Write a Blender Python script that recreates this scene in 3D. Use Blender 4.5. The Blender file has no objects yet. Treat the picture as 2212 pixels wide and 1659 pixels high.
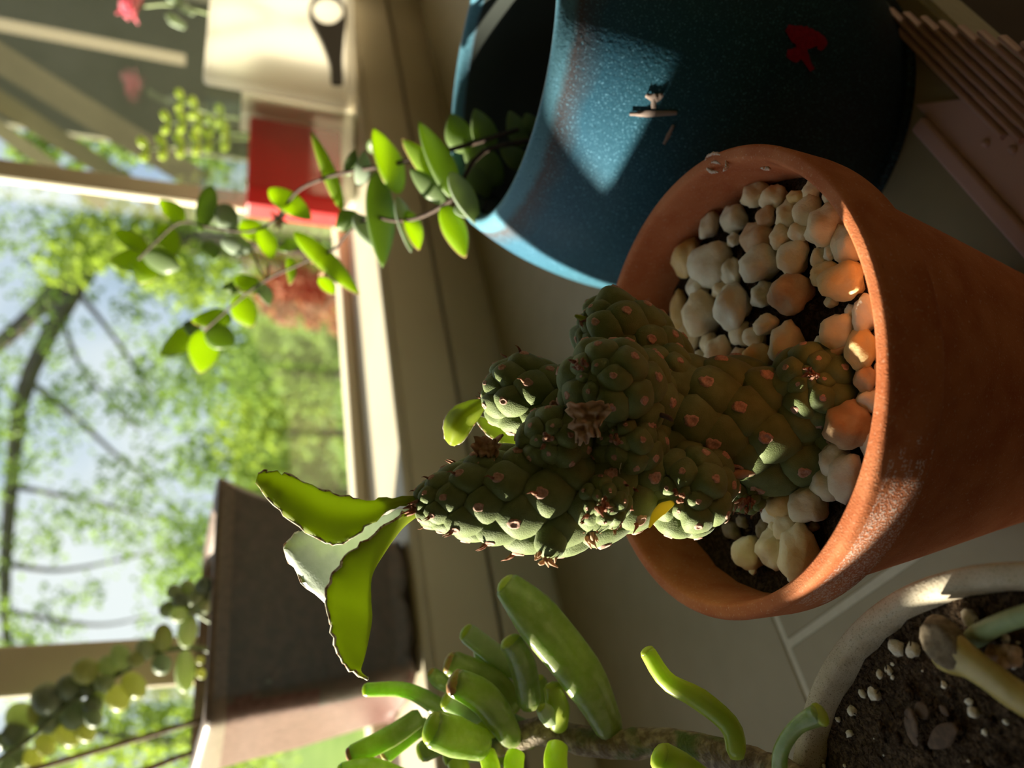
import bpy, bmesh, math, random
from mathutils import Vector, Matrix, Quaternion, noise

random.seed(7)
SC = bpy.context.scene
COL = SC.collection

# ---------------------------------------------------------------- camera, sky, sun, exposure
def lens_axes(pitch, roll, yaw):
    cp, sp = math.cos(pitch), math.sin(pitch)
    c, s = math.cos(roll), math.sin(roll)
    dn = Vector((-s * cp, c * cp, sp))
    fw = Vector((0, 0, 1)); fw = (fw - dn * fw.dot(dn)).normalized()
    rt = dn.cross(fw)
    X = rt * math.cos(yaw) + fw * math.sin(yaw); Z = -dn; Y = Z.cross(X)
    return Matrix((X, Y, Z))
MC = lens_axes(.3616, .06, .7088)
CAM = Vector((0, 0, .198))
FPX = 1663.0
cam_data = bpy.data.cameras.new('camera')
cam = bpy.data.objects.new('camera', cam_data); COL.objects.link(cam)
vx, vy, vz = MC @ Vector((0, 1, 0)), MC @ Vector((1, 0, 0)), -(MC @ Vector((0, 0, 1)))
cam.matrix_world = Matrix(((vx.x, vy.x, vz.x, CAM.x), (vx.y, vy.y, vz.y, CAM.y), (vx.z, vy.z, vz.z, CAM.z), (0, 0, 0, 1)))
cam_data.sensor_width = 36.0; cam_data.sensor_fit = 'HORIZONTAL'
cam_data.lens = FPX / 2212 * 36
cam_data.clip_start = .005; cam_data.clip_end = 200
cam_data.dof.use_dof = True
cam_data.dof.focus_distance = .157
cam_data.dof.aperture_fstop = 13.0
SC.camera = cam

W = bpy.data.worlds.new('sky'); SC.world = W; W.use_nodes = True
nt = W.node_tree; nt.nodes.clear()
wo = nt.nodes.new('ShaderNodeOutputWorld'); bg = nt.nodes.new('ShaderNodeBackground')
tc = nt.nodes.new('ShaderNodeTexCoord'); ns = nt.nodes.new('ShaderNodeTexNoise')
ns.inputs['Scale'].default_value = 3.2; ns.inputs['Detail'].default_value = 4
rp = nt.nodes.new('ShaderNodeValToRGB')
rp.color_ramp.elements[0].position = .38; rp.color_ramp.elements[0].color = (.46, .59, .78, 1)
rp.color_ramp.elements[1].position = .62; rp.color_ramp.elements[1].color = (.88, .92, .95, 1)
nt.links.new(tc.outputs['Generated'], ns.inputs['Vector']); nt.links.new(ns.outputs['Fac'], rp.inputs['Fac'])
nt.links.new(rp.outputs['Color'], bg.inputs['Color']); nt.links.new(bg.outputs['Background'], wo.inputs['Surface'])
bg.inputs['Strength'].default_value = 0.64

SUN_DIR = Vector((-.54, .82, .30)).normalized()          # towards the sun
sd = bpy.data.lights.new('sun', 'SUN'); sun = bpy.data.objects.new('sun', sd); COL.objects.link(sun)
sd.energy = 13.5; sd.color = (1, .90, .74); sd.angle = .0095
sun.rotation_euler = SUN_DIR.to_track_quat('Z', 'Y').to_euler()
sun.location = SUN_DIR * 20

SC.view_settings.view_transform = 'Standard'; SC.view_settings.look = 'None'
SC.view_settings.gamma = 1; SC.view_settings.use_curve_mapping = False
SC.view_settings.exposure = 0.88
SC.cycles.use_denoising = True
SC.cycles.max_bounces = 10; SC.cycles.transparent_max_bounces = 16
SC.cycles.sample_clamp_indirect = 6

# ---------------------------------------------------------------- pixel rays of the photograph, to measure places in the room
def RAY(x, y): return (MC @ Vector((829.5 - y, x - 1106, FPX))) / FPX
def P(x, y, d): return CAM + RAY(x, y) * d
def ONZ(x, y, z): r = RAY(x, y); return CAM + r * ((z - CAM.z) / r.z)
def ONY(x, y, Y): r = RAY(x, y); return CAM + r * (Y / r.y)
def depth(p): return (MC.transposed() @ (Vector(p) - CAM)).z
CX = lambda x0, y0, k: (lambda a, b: (x0 + a * k, y0 + b * k))

# ---------------------------------------------------------------- materials
MATS = {}
def mat(name, base, rough=.5, col2=None, nscale=200, ramp=(.4, .6), bump=None, sss=0, sssr=(.004, .003, .001), spec=.5,
        sheen=0, coat=0, transl=None, tmix=.5, metal=0, back=None, speck=None, grad=None):
    m = bpy.data.materials.new(name); m.use_nodes = True
    t = m.node_tree; n = t.nodes; L = t.links
    b = n['Principled BSDF']; out = n['Material Output']
    b.inputs['Roughness'].default_value = rough; b.inputs['Metallic'].default_value = metal
    b.inputs['Specular IOR Level'].default_value = spec
    g = n.new('ShaderNodeNewGeometry')
    colsock = None
    def rgb(c):
        r = n.new('ShaderNodeRGB'); r.outputs[0].default_value = (*c, 1); return r.outputs[0]
    def noise_fac(scale, lo, hi, detail=4):
        q = n.new('ShaderNodeTexNoise'); q.inputs['Scale'].default_value = scale; q.inputs['Detail'].default_value = detail
        L.new(g.outputs['Position'], q.inputs['Vector'])
        r = n.new('ShaderNodeMapRange'); r.inputs['From Min'].default_value = lo; r.inputs['From Max'].default_value = hi
        L.new(q.outputs['Fac'], r.inputs['Value']); return r.outputs['Result']
    def mixc(fac, a, c):
        x = n.new('ShaderNodeMix'); x.data_type = 'RGBA'
        L.new(fac, x.inputs['Factor']); L.new(a, x.inputs[6]); L.new(c, x.inputs[7]); return x.outputs[2]
    colsock = rgb(base)
    if grad:                                     # list of (z0, z1, colour): colour shifting with height
        s = n.new('ShaderNodeSeparateXYZ'); L.new(g.outputs['Position'], s.inputs[0])
        for (z0, z1, c, wob) in grad:
            q = n.new('ShaderNodeTexNoise'); q.inputs['Scale'].default_value = 90; L.new(g.outputs['Position'], q.inputs['Vector'])
            a = n.new('ShaderNodeMath'); a.operation = 'MULTIPLY_ADD'; L.new(q.outputs['Fac'], a.inputs[0]); a.inputs[1].default_value = wob; L.new(s.outputs['Z'], a.inputs[2])
            r = n.new('ShaderNodeMapRange'); r.inputs['From Min'].default_value = z0 + wob / 2; r.inputs['From Max'].default_value = z1 + wob / 2
            L.new(a.outputs[0], r.inputs['Value']); colsock = mixc(r.outputs['Result'], colsock, rgb(c))
    if col2: colsock = mixc(noise_fac(nscale, *ramp), colsock, rgb(col2))
    if speck:                                    # (colour, scale, lo, hi)
        for (c, sc_, lo, hi) in speck: colsock = mixc(noise_fac(sc_, lo, hi, 2), colsock, rgb(c))
    if back: colsock = mixc(g.outputs['Backfacing'], colsock, rgb(back))
    L.new(colsock, b.inputs['Base Color'])
    if sss:
        b.inputs['Subsurface Weight'].default_value = sss; b.inputs['Subsurface Radius'].default_value = sssr; b.inputs['Subsurface Scale'].default_value = 1
    if sheen:
        b.inputs['Sheen Weight'].default_value = sheen; b.inputs['Sheen Roughness'].default_value = .5
    if coat:
        b.inputs['Coat Weight'].default_value = coat; b.inputs['Coat Roughness'].default_value = .08
    if bump:
        bs = bump if isinstance(bump, list) else [bump]
        prev = None
        for (sc_, st, di) in bs:
            q = n.new('ShaderNodeTexNoise'); q.inputs['Scale'].default_value = sc_; q.inputs['Detail'].default_value = 3
            L.new(g.outputs['Position'], q.inputs['Vector'])
            bp = n.new('ShaderNodeBump'); bp.inputs['Strength'].default_value = st; bp.inputs['Distance'].default_value = di
            L.new(q.outputs['Fac'], bp.inputs['Height'])
            if prev: L.new(prev, bp.inputs['Normal'])
            prev = bp.outputs['Normal']
        L.new(prev, b.inputs['Normal'])
    if transl:
        tr = n.new('ShaderNodeBsdfTranslucent'); tr.inputs['Color'].default_value = (*transl, 1)
        mx = n.new('ShaderNodeMixShader'); mx.inputs[0].default_value = tmix
        L.new(b.outputs[0], mx.inputs[1]); L.new(tr.outputs[0], mx.inputs[2]); L.new(mx.outputs[0], out.inputs['Surface'])
    MATS[name] = m
    return m
def clear_mat(name, tint, gloss=.06, rough=.02):
    m = bpy.data.materials.new(name); m.use_nodes = True
    t = m.node_tree; n = t.nodes; L = t.links; n.remove(n['Principled BSDF'])
    tr = n.new('ShaderNodeBsdfTransparent'); tr.inputs[0].default_value = (*tint, 1)
    gl = n.new('ShaderNodeBsdfGlossy'); gl.inputs['Roughness'].default_value = rough
    fr = n.new('ShaderNodeFresnel')              # the same reflectance on both faces of a thin sheet
    ge = n.new('ShaderNodeNewGeometry'); ior = n.new('ShaderNodeMapRange'); ior.inputs['To Min'].default_value = 1.45; ior.inputs['To Max'].default_value = 1 / 1.45
    L.new(ge.outputs['Backfacing'], ior.inputs['Value']); L.new(ior.outputs['Result'], fr.inputs['IOR'])
    mx = n.new('ShaderNodeMixShader'); L.new(fr.outputs[0], mx.inputs[0]); L.new(tr.outputs[0], mx.inputs[1]); L.new(gl.outputs[0], mx.inputs[2])
    L.new(mx.outputs[0], n['Material Output'].inputs['Surface']); MATS[name] = m
    return m

mat('terracotta', (.42, .118, .042), .8, (.52, .180, .075), 120, (.35, .65), bump=[(2600, .25, .0004), (500, .1, .0006)], spec=.2,
    speck=[((.58, .32, .20), 1600, .60, .80)])
mat('terracotta_limed', (.42, .118, .042), .8, (.52, .180, .075), 120, (.35, .65), bump=[(2600, .4, .0004)], spec=.35, speck=[((.66, .50, .44), 2600, .50, .62)])
mat('lime_deposit', (.66, .52, .44), .9, (.5, .2, .1), 1500, (.5, .6), spec=.1)
mat('soil', (.030, .018, .010), .95, (.075, .045, .026), 900, (.4, .62), bump=[(1500, .9, .002), (400, .7, .003)], spec=.1)
mat('soil_pale', (.055, .034, .020), .95, (.13, .085, .052), 1100, (.42, .62), bump=[(1700, .9, .002), (500, .7, .003)], spec=.1)
for nm, a, b_ in (('pebble_cream', (.72, .57, .34), (.80, .67, .46)), ('pebble_grey', (.66, .58, .42), (.74, .67, .52)), ('pebble_orange', (.52, .31, .17), (.60, .43, .27)),
                  ('pebble_ochre', (.70, .46, .18), (.74, .54, .28)), ('pebble_white', (.80, .70, .56), (.86, .79, .68)), ('pebble_brown', (.16, .11, .06), (.22, .16, .09))):
    mat(nm, a, .62, b_, 260, (.35, .65), bump=(900, .35, .0006), sss=.25, sssr=(.002, .0015, .001), spec=.3)
mat('tubercle_skin', (.122, .156, .050), .62, (.160, .200, .070), 420, (.35, .65), bump=(3500, .35, .0003), sheen=.10, spec=.28, sss=.15, sssr=(.001, .0016, .0006))
mat('stem_skin', (.09, .115, .040), .7, (.12, .15, .055), 300, (.35, .65), bump=(2200, .3, .0004), sheen=.12, spec=.25)
mat('leaf_scar', (.52, .33, .26), .8, (.40, .23, .18), 2500, (.4, .6), spec=.15)
mat('dry_bract', (.20, .075, .045), .75, (.36, .2, .13), 1500, (.4, .6), spec=.2, transl=(.4, .15, .06), tmix=.25)
mat('dry_flower', (.56, .36, .23), .85, (.66, .46, .32), 900, (.35, .65), spec=.1, transl=(.5, .28, .14), tmix=.3)
mat('leaf_under', (.22, .25, .05), .5, (.26, .285, .06), 60, (.35, .65), spec=.3, transl=(.74, .82, .02), tmix=.58)
mat('leaf_upper', (.60, .68, .54), .5, (.68, .75, .62), 500, (.35, .65), bump=(1500, .2, .0003), spec=.35, sheen=.3, transl=(.46, .66, .02), tmix=.14)
mat('leaf_small', (.18, .26, .09), .5, (.22, .31, .11), 200, (.35, .65), spec=.3, transl=(.34, .5, .08), tmix=.45)
mat('leaf_yellow', (.46, .36, .07), .5, (.34, .33, .08), 300, (.35, .65), transl=(.6, .5, .05), tmix=.4)
mat('leaf_margin', (.66, .62, .50), .8, (.34, .20, .12), 1100, (.52, .60), spec=.1)
mat('web', (.6, .6, .55), .6)
mat('finger_leaf', (.24, .31, .095), .28, (.36, .42, .19), 420, (.38, .66), bump=(700, .2, .0006), spec=.7, sss=.55, sssr=(.004, .007, .0012), transl=(.52, .66, .06), tmix=.3)
mat('finger_leaf_yellow', (.40, .50, .07), .30, (.46, .55, .10), 220, (.35, .65), spec=.5, sss=.5, sssr=(.005, .007, .0015), transl=(.6, .7, .06), tmix=.3)
mat('finger_leaf_silver', (.42, .50, .30), .35, (.48, .56, .36), 400, (.35, .65), spec=.5, sss=.4, sssr=(.004, .006, .002), transl=(.4, .55, .08), tmix=.2)
mat('leaf_tip_red', (.42, .36, .08), .4, (.36, .17, .08), 500, (.4, .6), spec=.4)
mat('jade_bark', (.16, .115, .075), .8, (.36, .29, .20), 450, (.42, .66), bump=[(900, .6, .0012), (250, .5, .002)], spec=.3, speck=[((.10, .14, .04), 130, .55, .68)])
mat('crassula_leaf', (.22, .33, .05), .4, (.27, .38, .07), 90, (.35, .65), spec=.4, transl=(.66, .86, .04), tmix=.62)
mat('crassula_pale', (.46, .54, .40), .4, (.42, .50, .38), 90, (.35, .65), spec=.5, transl=(.4, .5, .2), tmix=.35)
mat('crassula_dark', (.15, .20, .09), .4, (.18, .24, .11), 90, (.35, .65), spec=.4, transl=(.45, .62, .06), tmix=.4)
mat('leaf_rim', (.62, .48, .22), .5, (.60, .34, .24), 300, (.35, .65), transl=(.8, .6, .15), tmix=.5)
mat('twig', (.042, .024, .016), .8, (.075, .043, .027), 600, (.35, .65))
mat('sedum_leaf', (.44, .50, .32), .45, (.50, .56, .38), 200, (.35, .65), spec=.4, transl=(.62, .72, .30), tmix=.45)
mat('sedum_yellow', (.46, .49, .20), .4, (.52, .54, .26), 200, (.35, .65), spec=.4, transl=(.72, .74, .26), tmix=.45)
mat('sedum_dark', (.30, .36, .25), .45, (.34, .40, .29), 200, (.35, .65), spec=.4, transl=(.36, .44, .24), tmix=.35)
mat('blue_glaze', (.014, .022, .026), .42, grad=[(.012, .050, (.022, .058, .072), .012), (.050, .098, (.026, .098, .145), .016), (.092, .108, (.028, .096, .155), .014), (.110, .1165, (.075, .07, .08), .006), (.1165, .1185, (.09, .22, .30), .003)],
    spec=.2, bump=[(900, .15, .0006)], speck=[((.14, .32, .46), 2200, .58, .72), ((.02, .07, .11), 1500, .62, .76)])
mat('glaze_inside', (.065, .072, .066), .16, spec=.5, coat=.5)
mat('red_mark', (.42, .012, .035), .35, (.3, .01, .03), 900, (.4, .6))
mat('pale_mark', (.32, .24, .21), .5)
mat('pale_stone', (.47, .40, .30), .8, (.55, .48, .38), 300, (.35, .65), bump=(1600, .25, .0005), speck=[((.16, .12, .07), 4200, .62, .68), ((.22, .17, .1), 2600, .63, .70)], spec=.2)
mat('perlite', (.76, .71, .62), .8, (.66, .58, .47), 900, (.4, .6), bump=(1800, .5, .0008), spec=.2)
mat('cut_face', (.15, .115, .075), .85, (.24, .19, .13), 900, (.4, .6), spec=.15)
mat('dying_stalk', (.36, .27, .07), .35, (.46, .37, .13), 250, (.35, .65), spec=.5, sss=.3, sssr=(.004, .003, .001))
mat('green_stalk', (.17, .22, .085), .55, (.22, .27, .12), 300, (.35, .65), bump=(500, .3, .0006))
mat('dry_leaf', (.075, .045, .028), .85, (.13, .08, .05), 600, (.4, .6))
mat('planter_glaze', (.105, .085, .068), .30, (.15, .105, .088), 160, (.4, .65), bump=[(900, .4, .0008), (240, .3, .0014)], spec=.6, speck=[((.19, .18, .15), 95, .70, .76)])
mat('planter_side', (.125, .052, .044), .42, (.185, .088, .075), 260, (.35, .65), bump=(700, .35, .0006), spec=.5)
mat('planter_rim', (.20, .145, .115), .34, (.28, .20, .16), 300, (.35, .65), bump=(900, .3, .0006), spec=.5)
mat('twine', (.24, .165, .10), .8, (.17, .11, .065), 500, (.35, .65))
mat('pink_plastic', (.56, .36, .33), .45, spec=.4)
mat('white_plastic', (.84, .80, .72), .35, spec=.45, transl=(.92, .88, .80), tmix=.6)
mat('red_plastic', (.52, .018, .022), .35, (.42, .012, .015), 40, (.35, .65), spec=.5, transl=(.8, .03, .03), tmix=.25)
mat('black_plastic', (.030, .024, .020), .4, spec=.5)
clear_mat('acrylic', (.93, .95, .92))
clear_mat('window_glass', (.95, .97, .95))
mat('frame_paint', (.74, .64, .46), .5, (.78, .69, .51), 12, (.35, .65), spec=.35)
mat('frame_cream', (.66, .575, .42), .45, (.70, .62, .46), 20, (.35, .65), spec=.35)
mat('tile', (.275, .232, .140), .5, (.305, .258, .160), 60, (.3, .7), bump=(300, .1, .0006), spec=.35)
mat('grout', (.52, .48, .37), .9, (.56, .52, .41), 400, (.35, .65), spec=.1)
mat('wall_paint', (.52, .43, .32), .85, spec=.1)
mat('room_floor', (.06, .038, .024), .6, (.08, .052, .034), 6, (.35, .65), spec=.3)
mat('dark_wood', (.05, .032, .022), .7, (.07, .045, .03), 20, (.35, .65))
mat('grass', (.13, .22, .04), .9, (.20, .29, .06), 1.2, (.35, .65), spec=.1)
mat('bark', (.085, .075, .06), .9, (.13, .115, .09), 8, (.35, .65), bump=(20, .5, .02), spec=.1)
mat('foliage_bright', (.20, .28, .045), .6, (.27, .34, .07), .8, (.35, .65), spec=.2, transl=(.32, .43, .05), tmix=.5)
mat('foliage_mid', (.15, .23, .06), .6, (.20, .29, .08), .8, (.35, .65), spec=.2, transl=(.24, .36, .06), tmix=.45)
mat('foliage_red', (.26, .10, .06), .7, (.32, .15, .08), .8, (.35, .65), spec=.2, transl=(.35, .12, .06), tmix=.4)
mat('porch_wood', (.15, .135, .095), .8, (.19, .17, .12), 3, (.35, .65), spec=.1)
mat('porch_dark', (.11, .105, .07), .85, (.14, .13, .09), 3, (.35, .65), spec=.1)
mat('pink_petal', (.72, .16, .24), .6, (.80, .36, .42), 120, (.35, .65), transl=(.9, .25, .35), tmix=.45)

# ---------------------------------------------------------------- object helpers
ORG = {}
def org(o): return ORG.get(o.name, Vector((0, 0, 0)))
def tag(o, label=None, cat=None, group=None, kind=None):
    if label: o['label'] = label
    if cat: o['category'] = cat
    if group: o['group'] = group
    if kind: o['kind'] = kind
    return o
def thing(name, label, cat, loc=(0, 0, 0), group=None):
    o = bpy.data.objects.new(name, None); COL.objects.link(o); o.empty_display_size = .01
    o.location = loc; ORG[o.name] = Vector(loc)
    return tag(o, label, cat, group)
class MB:
    def __init__(s): s.v = []; s.f = []; s.m = []
    def add(s, v, f, mi=0):
        k = len(s.v); s.v += [Vector(q) for q in v]; s.f += [tuple(i + k for i in q) for q in f]; s.m += ([mi] * len(f) if isinstance(mi, int) else list(mi)); return s
    def build(s, name, mats, parent=None, smooth=True, loc=None, **tags):
        o0 = org(parent) if parent else (Vector(loc) if loc is not None else Vector((0, 0, 0)))
        me = bpy.data.meshes.new(name)
        me.from_pydata([tuple(q - o0) for q in s.v], [], s.f)
        for mm in (mats if isinstance(mats, (list, tuple)) else [mats]): me.materials.append(MATS[mm])
        me.polygons.foreach_set('material_index', s.m)
        if smooth: me.polygons.foreach_set('use_smooth', [True] * len(s.f))
        me.update()
        o = bpy.data.objects.new(name, me); COL.objects.link(o)
        if parent: o.parent = parent; ORG[o.name] = org(parent)
        else: o.location = o0; ORG[o.name] = o0
        if parent and parent.parent: pass
        return tag(o, **tags)
def place(name, me, parent, Mw):                 # instance of a shared mesh as a part
    o = bpy.data.objects.new(name, me); COL.objects.link(o); o.parent = parent
    o.matrix_basis = Matrix.Translation(-org(parent)) @ Mw
    return o
def catmull(pts, n):
    pts = [Vector(p) for p in pts]
    if len(pts) == 2: return [pts[0].lerp(pts[1], i / (n - 1)) for i in range(n)]
    out = []
    m = len(pts) - 1
    for i in range(n):
        u = i / (n - 1) * m; k = min(int(u), m - 1); t = u - k
        p1, p2 = pts[k], pts[k + 1]
        p0 = pts[k - 1] if k > 0 else p1 * 2 - p2
        p3 = pts[k + 2] if k + 2 <= m else p2 * 2 - p1
        out.append(.5 * ((2 * p1) + (p2 - p0) * t + (2 * p0 - 5 * p1 + 4 * p2 - p3) * t * t + (3 * p1 - p0 - 3 * p2 + p3) * t ** 3))
    return out
def lerp_list(a, t):
    u = t * (len(a) - 1); k = min(int(u), len(a) - 2); return a[k] + (a[k + 1] - a[k]) * (u - k)
def frames(path, up=None):
    T = []
    for i in range(len(path)):
        a = path[max(i - 1, 0)]; b = path[min(i + 1, len(path) - 1)]; d = (b - a)
        T.append(d.normalized() if d.length > 1e-9 else Vector((0, 0, 1)))
    if up is None: up = T[0].orthogonal()
    N = []
    n_ = Vector(up)
    for t in T:
        n_ = n_ - t * n_.dot(t)
        if n_.length < 1e-6: n_ = t.orthogonal()
        n_ = n_.normalized(); N.append(n_.copy())
    return T, N, [t.cross(q) for t, q in zip(T, N)]
def tube(path, r, seg=10, ry=None, up=None, cap=True):
    """r: width radius list along binormal, ry: thickness radius list along the normal (up)"""
    n = len(path); T, N, B = frames(path, up)
    rr = r if isinstance(r, list) else [r] * n
    yy = ry if isinstance(ry, list) else ([ry] * n if ry else rr)
    v, f = [], []
    for i in range(n):
        for k in range(seg):
            a = 2 * math.pi * k / seg
            v.append(path[i] + B[i] * (math.cos(a) * rr[i]) + N[i] * (math.sin(a) * yy[i]))
    for i in range(n - 1):
        for k in range(seg):
            a, b = i * seg + k, i * seg + (k + 1) % seg
            f.append((a, a + seg, b + seg, b))
    if cap:
        f.append(tuple(range(seg))); f.append(tuple(reversed(range((n - 1) * seg, n * seg))))
    return v, f
def fleshy(path, widths, thick=.6, up=None, n=14, seg=12, blunt=.5, base_round=True):
    """rounded finger-like leaf: path points, widths (full, metres)"""
    pth = catmull(path, n + 1)
    L = sum((pth[i + 1] - pth[i]).length for i in range(n))
    ts = [i / n for i in range(n + 1)]
    # extra rings near the tip for a rounded end
    w_end = widths[-1] / 2 * blunt / max(L, 1e-6)
    tt = [t for t in ts if t < 1 - w_end]
    for a in (0, .35, .62, .82, .94, 1): tt.append(1 - w_end + w_end * a)
    pts, rs = [], []
    for t in tt:
        pts.append(lerp_list(pth, min(t, 1)))
        w = lerp_list(widths, t) / 2
        if t > 1 - w_end and w_end > 0:
            q = (t - (1 - w_end)) / w_end; w *= math.sqrt(max(1 - q * q, .0004))
        if base_round and t < .04: w *= .7
        rs.append(w)
    return tube(pts, rs, seg, [q * thick for q in rs], up)
def lathe(profile, c, seg=64, mi=0):
    v, f = [], []
    n = len(profile)
    for (r, z) in profile:
        for k in range(seg):
            a = 2 * math.pi * k / seg; v.append(Vector((c[0] + r * math.cos(a), c[1] + r * math.sin(a), c[2] + z)))
    for i in range(n - 1):
        for k in range(seg):
            a, b = i * seg + k, i * seg + (k + 1) % seg; f.append((a, b, b + seg, a + seg))
    return v, f
def box(x0, x1, y0, y1, z0, z1):
    v = [Vector((x, y, z)) for z in (z0, z1) for (x, y) in ((x0, y0), (x1, y0), (x1, y1), (x0, y1))]
    return v, [(0, 3, 2, 1), (4, 5, 6, 7), (0, 1, 5, 4), (1, 2, 6, 5), (2, 3, 7, 6), (3, 0, 4, 7)]
def obox(o, ex, ey, ez, a0, a1, b0, b1, c0, c1):       # box in a local frame
    v = [o + ex * a + ey * b + ez * c for c in (c0, c1) for (a, b) in ((a0, b0), (a1, b0), (a1, b1), (a0, b1))]
    return v, [(0, 3, 2, 1), (4, 5, 6, 7), (0, 1, 5, 4), (1, 2, 6, 5), (2, 3, 7, 6), (3, 0, 4, 7)]
def bevel(o, w, seg=2):
    m = o.modifiers.new('bevel', 'BEVEL'); m.width = w; m.segments = seg; m.limit_method = 'ANGLE'; return o
def ico(sub):
    bm = bmesh.new(); bmesh.ops.create_icosphere(bm, subdivisions=sub, radius=1)
    v = [q.co.copy() for q in bm.verts]; f = [tuple(x.index for x in p.verts) for p in bm.faces]; bm.free(); return v, f
ICO1, ICO2, ICO3 = ico(1), ico(2), ico(3)
def lump(base, seed, amp, fr=1.2, sc=(1, 1, 1)):
    v, f = base; o = Vector((seed * 7.3, seed * 3.1, seed * 1.7)); out = []
    for q in v:
        k = 1 + amp * noise.noise(q * fr + o) + amp * .4 * noise.noise(q * fr * 2.7 + o)
        out.append(Vector((q.x * k * sc[0], q.y * k * sc[1], q.z * k * sc[2])))
    return out, f
def meshof(name, v, f, mats, mi=None):
    me = bpy.data.meshes.new(name); me.from_pydata([tuple(q) for q in v], [], f)
    for m_ in mats: me.materials.append(MATS[m_])
    if mi: me.polygons.foreach_set('material_index', mi)
    me.polygons.foreach_set('use_smooth', [True] * len(f)); me.update(); return me
def basis(loc, x, y, z, s):
    return Matrix(((x.x * s[0], y.x * s[1], z.x * s[2], loc.x), (x.y * s[0], y.y * s[1], z.y * s[2], loc.y), (x.z * s[0], y.z * s[1], z.z * s[2], loc.z), (0, 0, 0, 1)))
def toc(p): return (CAM - Vector(p)).normalized()
UP = Vector((0, 0, 1)); EX = Vector((1, 0, 0)); EY = Vector((0, 1, 0))

# ================================================================ the setting
def struct(name, v, f, m, parent=None, smooth=False, loc=None):
    o = MB().add(v, f).build(name, m, parent, smooth, loc)
    if not parent: o['kind'] = 'structure'
    return o
YB = .405; ZL = .087; YG = .515
floor = struct('floor', *box(-2.2, 3.2, -3.2, .40, -.80, -.75), 'room_floor')
ceiling = struct('ceiling', *box(-2.2, 3.2, -3.2, .54, 1.55, 1.62), 'wall_paint')
struct('wall_back', *box(-2.2, 3.2, -3.28, -3.2, -.8, 1.62), 'wall_paint')
struct('wall_left', *box(-2.28, -2.2, -3.2, .54, -.8, 1.62), 'wall_paint')
struct('wall_right', *box(3.2, 3.28, -3.2, .54, -.8, 1.62), 'wall_paint')
wf = MB()
for b_ in ((-2.2, -1.2, .415, .54, -.8, 1.6), (1.6, 3.2, .415, .54, -.8, 1.6), (-1.2, 1.6, .415, .54, 1.15, 1.6), (-1.2, 1.6, .415, .54, -.8, -.02)): wf.add(*box(*b_))
wf.build('wall_front', 'wall_paint', None, False)['kind'] = 'structure'

# tiled sill
sill = struct('trim_1', *box(-1.2, 1.6, .054, .405, -.02, -.0006), 'grout'); sill['label'] = 'deep window sill covered in grey-green tiles'
g_ = .0028
def tile_box(x0, x1, y0, y1):
    o = struct('tile', *box(x0 + g_ / 2, x1 - g_ / 2, y0 + g_ / 2, y1 - g_ / 2, -.006, 0), 'tile', sill); bevel(o, .0008); return o
for x0, x1 in ((-1.2, -.82), (-.82, -.52), (-.52, -.22), (-.22, .079), (.079, .379), (.379, .68), (.68, .98), (.98, 1.28), (1.28, 1.6)): tile_box(x0, x1, .054, .229)
for x0, x1 in ((-1.2, -.95), (-.95, -.65), (-.65, -.35), (-.35, -.05), (-.05, .55), (.55, .85), (.85, 1.15), (1.15, 1.6)): tile_box(x0, x1, .229, .4045)
struct('trim_2', *box(-1.2, 1.6, .056, .08, -.75, -.02), 'dark_wood')

win = thing('window_1', None, None); win['kind'] = 'structure'
bevel(struct('apron', *box(-1.2, 1.6, YB + .004, .47, -.02, .037), 'frame_paint', win), .002)
bevel(struct('apron', *box(-1.2, 1.6, YB, .47, .0405, ZL - .006), 'frame_paint', win), .002)
bevel(struct('ledge', *box(-1.2, 1.6, YB - .001, .54, ZL - .006, ZL), 'frame_cream', win), .002)
def mull(x0, x1, yb=.516):
    o = struct('mullion', *box(x0, x1, .502, yb, ZL, 1.15), 'frame_paint', win); bevel(o, .003); return o
xr0 = ONY(0, 380, .502).x; xr1 = ONY(0, 340, .502).x
xl0 = ONY(0, 1508, .502).x; xl1 = ONY(0, 1393, .502).x
mull(xl0, xl1, .5075); mull(xr0, xr1, .510)
wdt = xr0 - xl0
for k in (-1, -2): mull(xl0 + k * wdt, xl0 + k * wdt + .035)
mull(xr0 + wdt, xr0 + wdt + .035)
bevel(struct('sash_rail', *box(-1.2, 1.6, .506, .532, ZL, ZL + .010), 'frame_paint', win), .002)
bevel(struct('head_rail', *box(-1.2, 1.6, .502, .54, 1.12, 1.15), 'frame_paint', win), .003)
xs = [-1.2, xl0 - 2 * wdt + .0175, xl0 - wdt + .0175, (xl0 + xl1) / 2, (xr0 + xr1) / 2, xr0 + wdt + .0175, 1.6]
for a, b in zip(xs[:-1], xs[1:]): struct('pane', *box(a + .001, b - .001, YG, YG + .003, ZL + .005, 1.13), 'window_glass', win)
struct('trim_3', *box(-1.3, 1.7, .541, .66, .050, .066), 'frame_paint')

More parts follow.
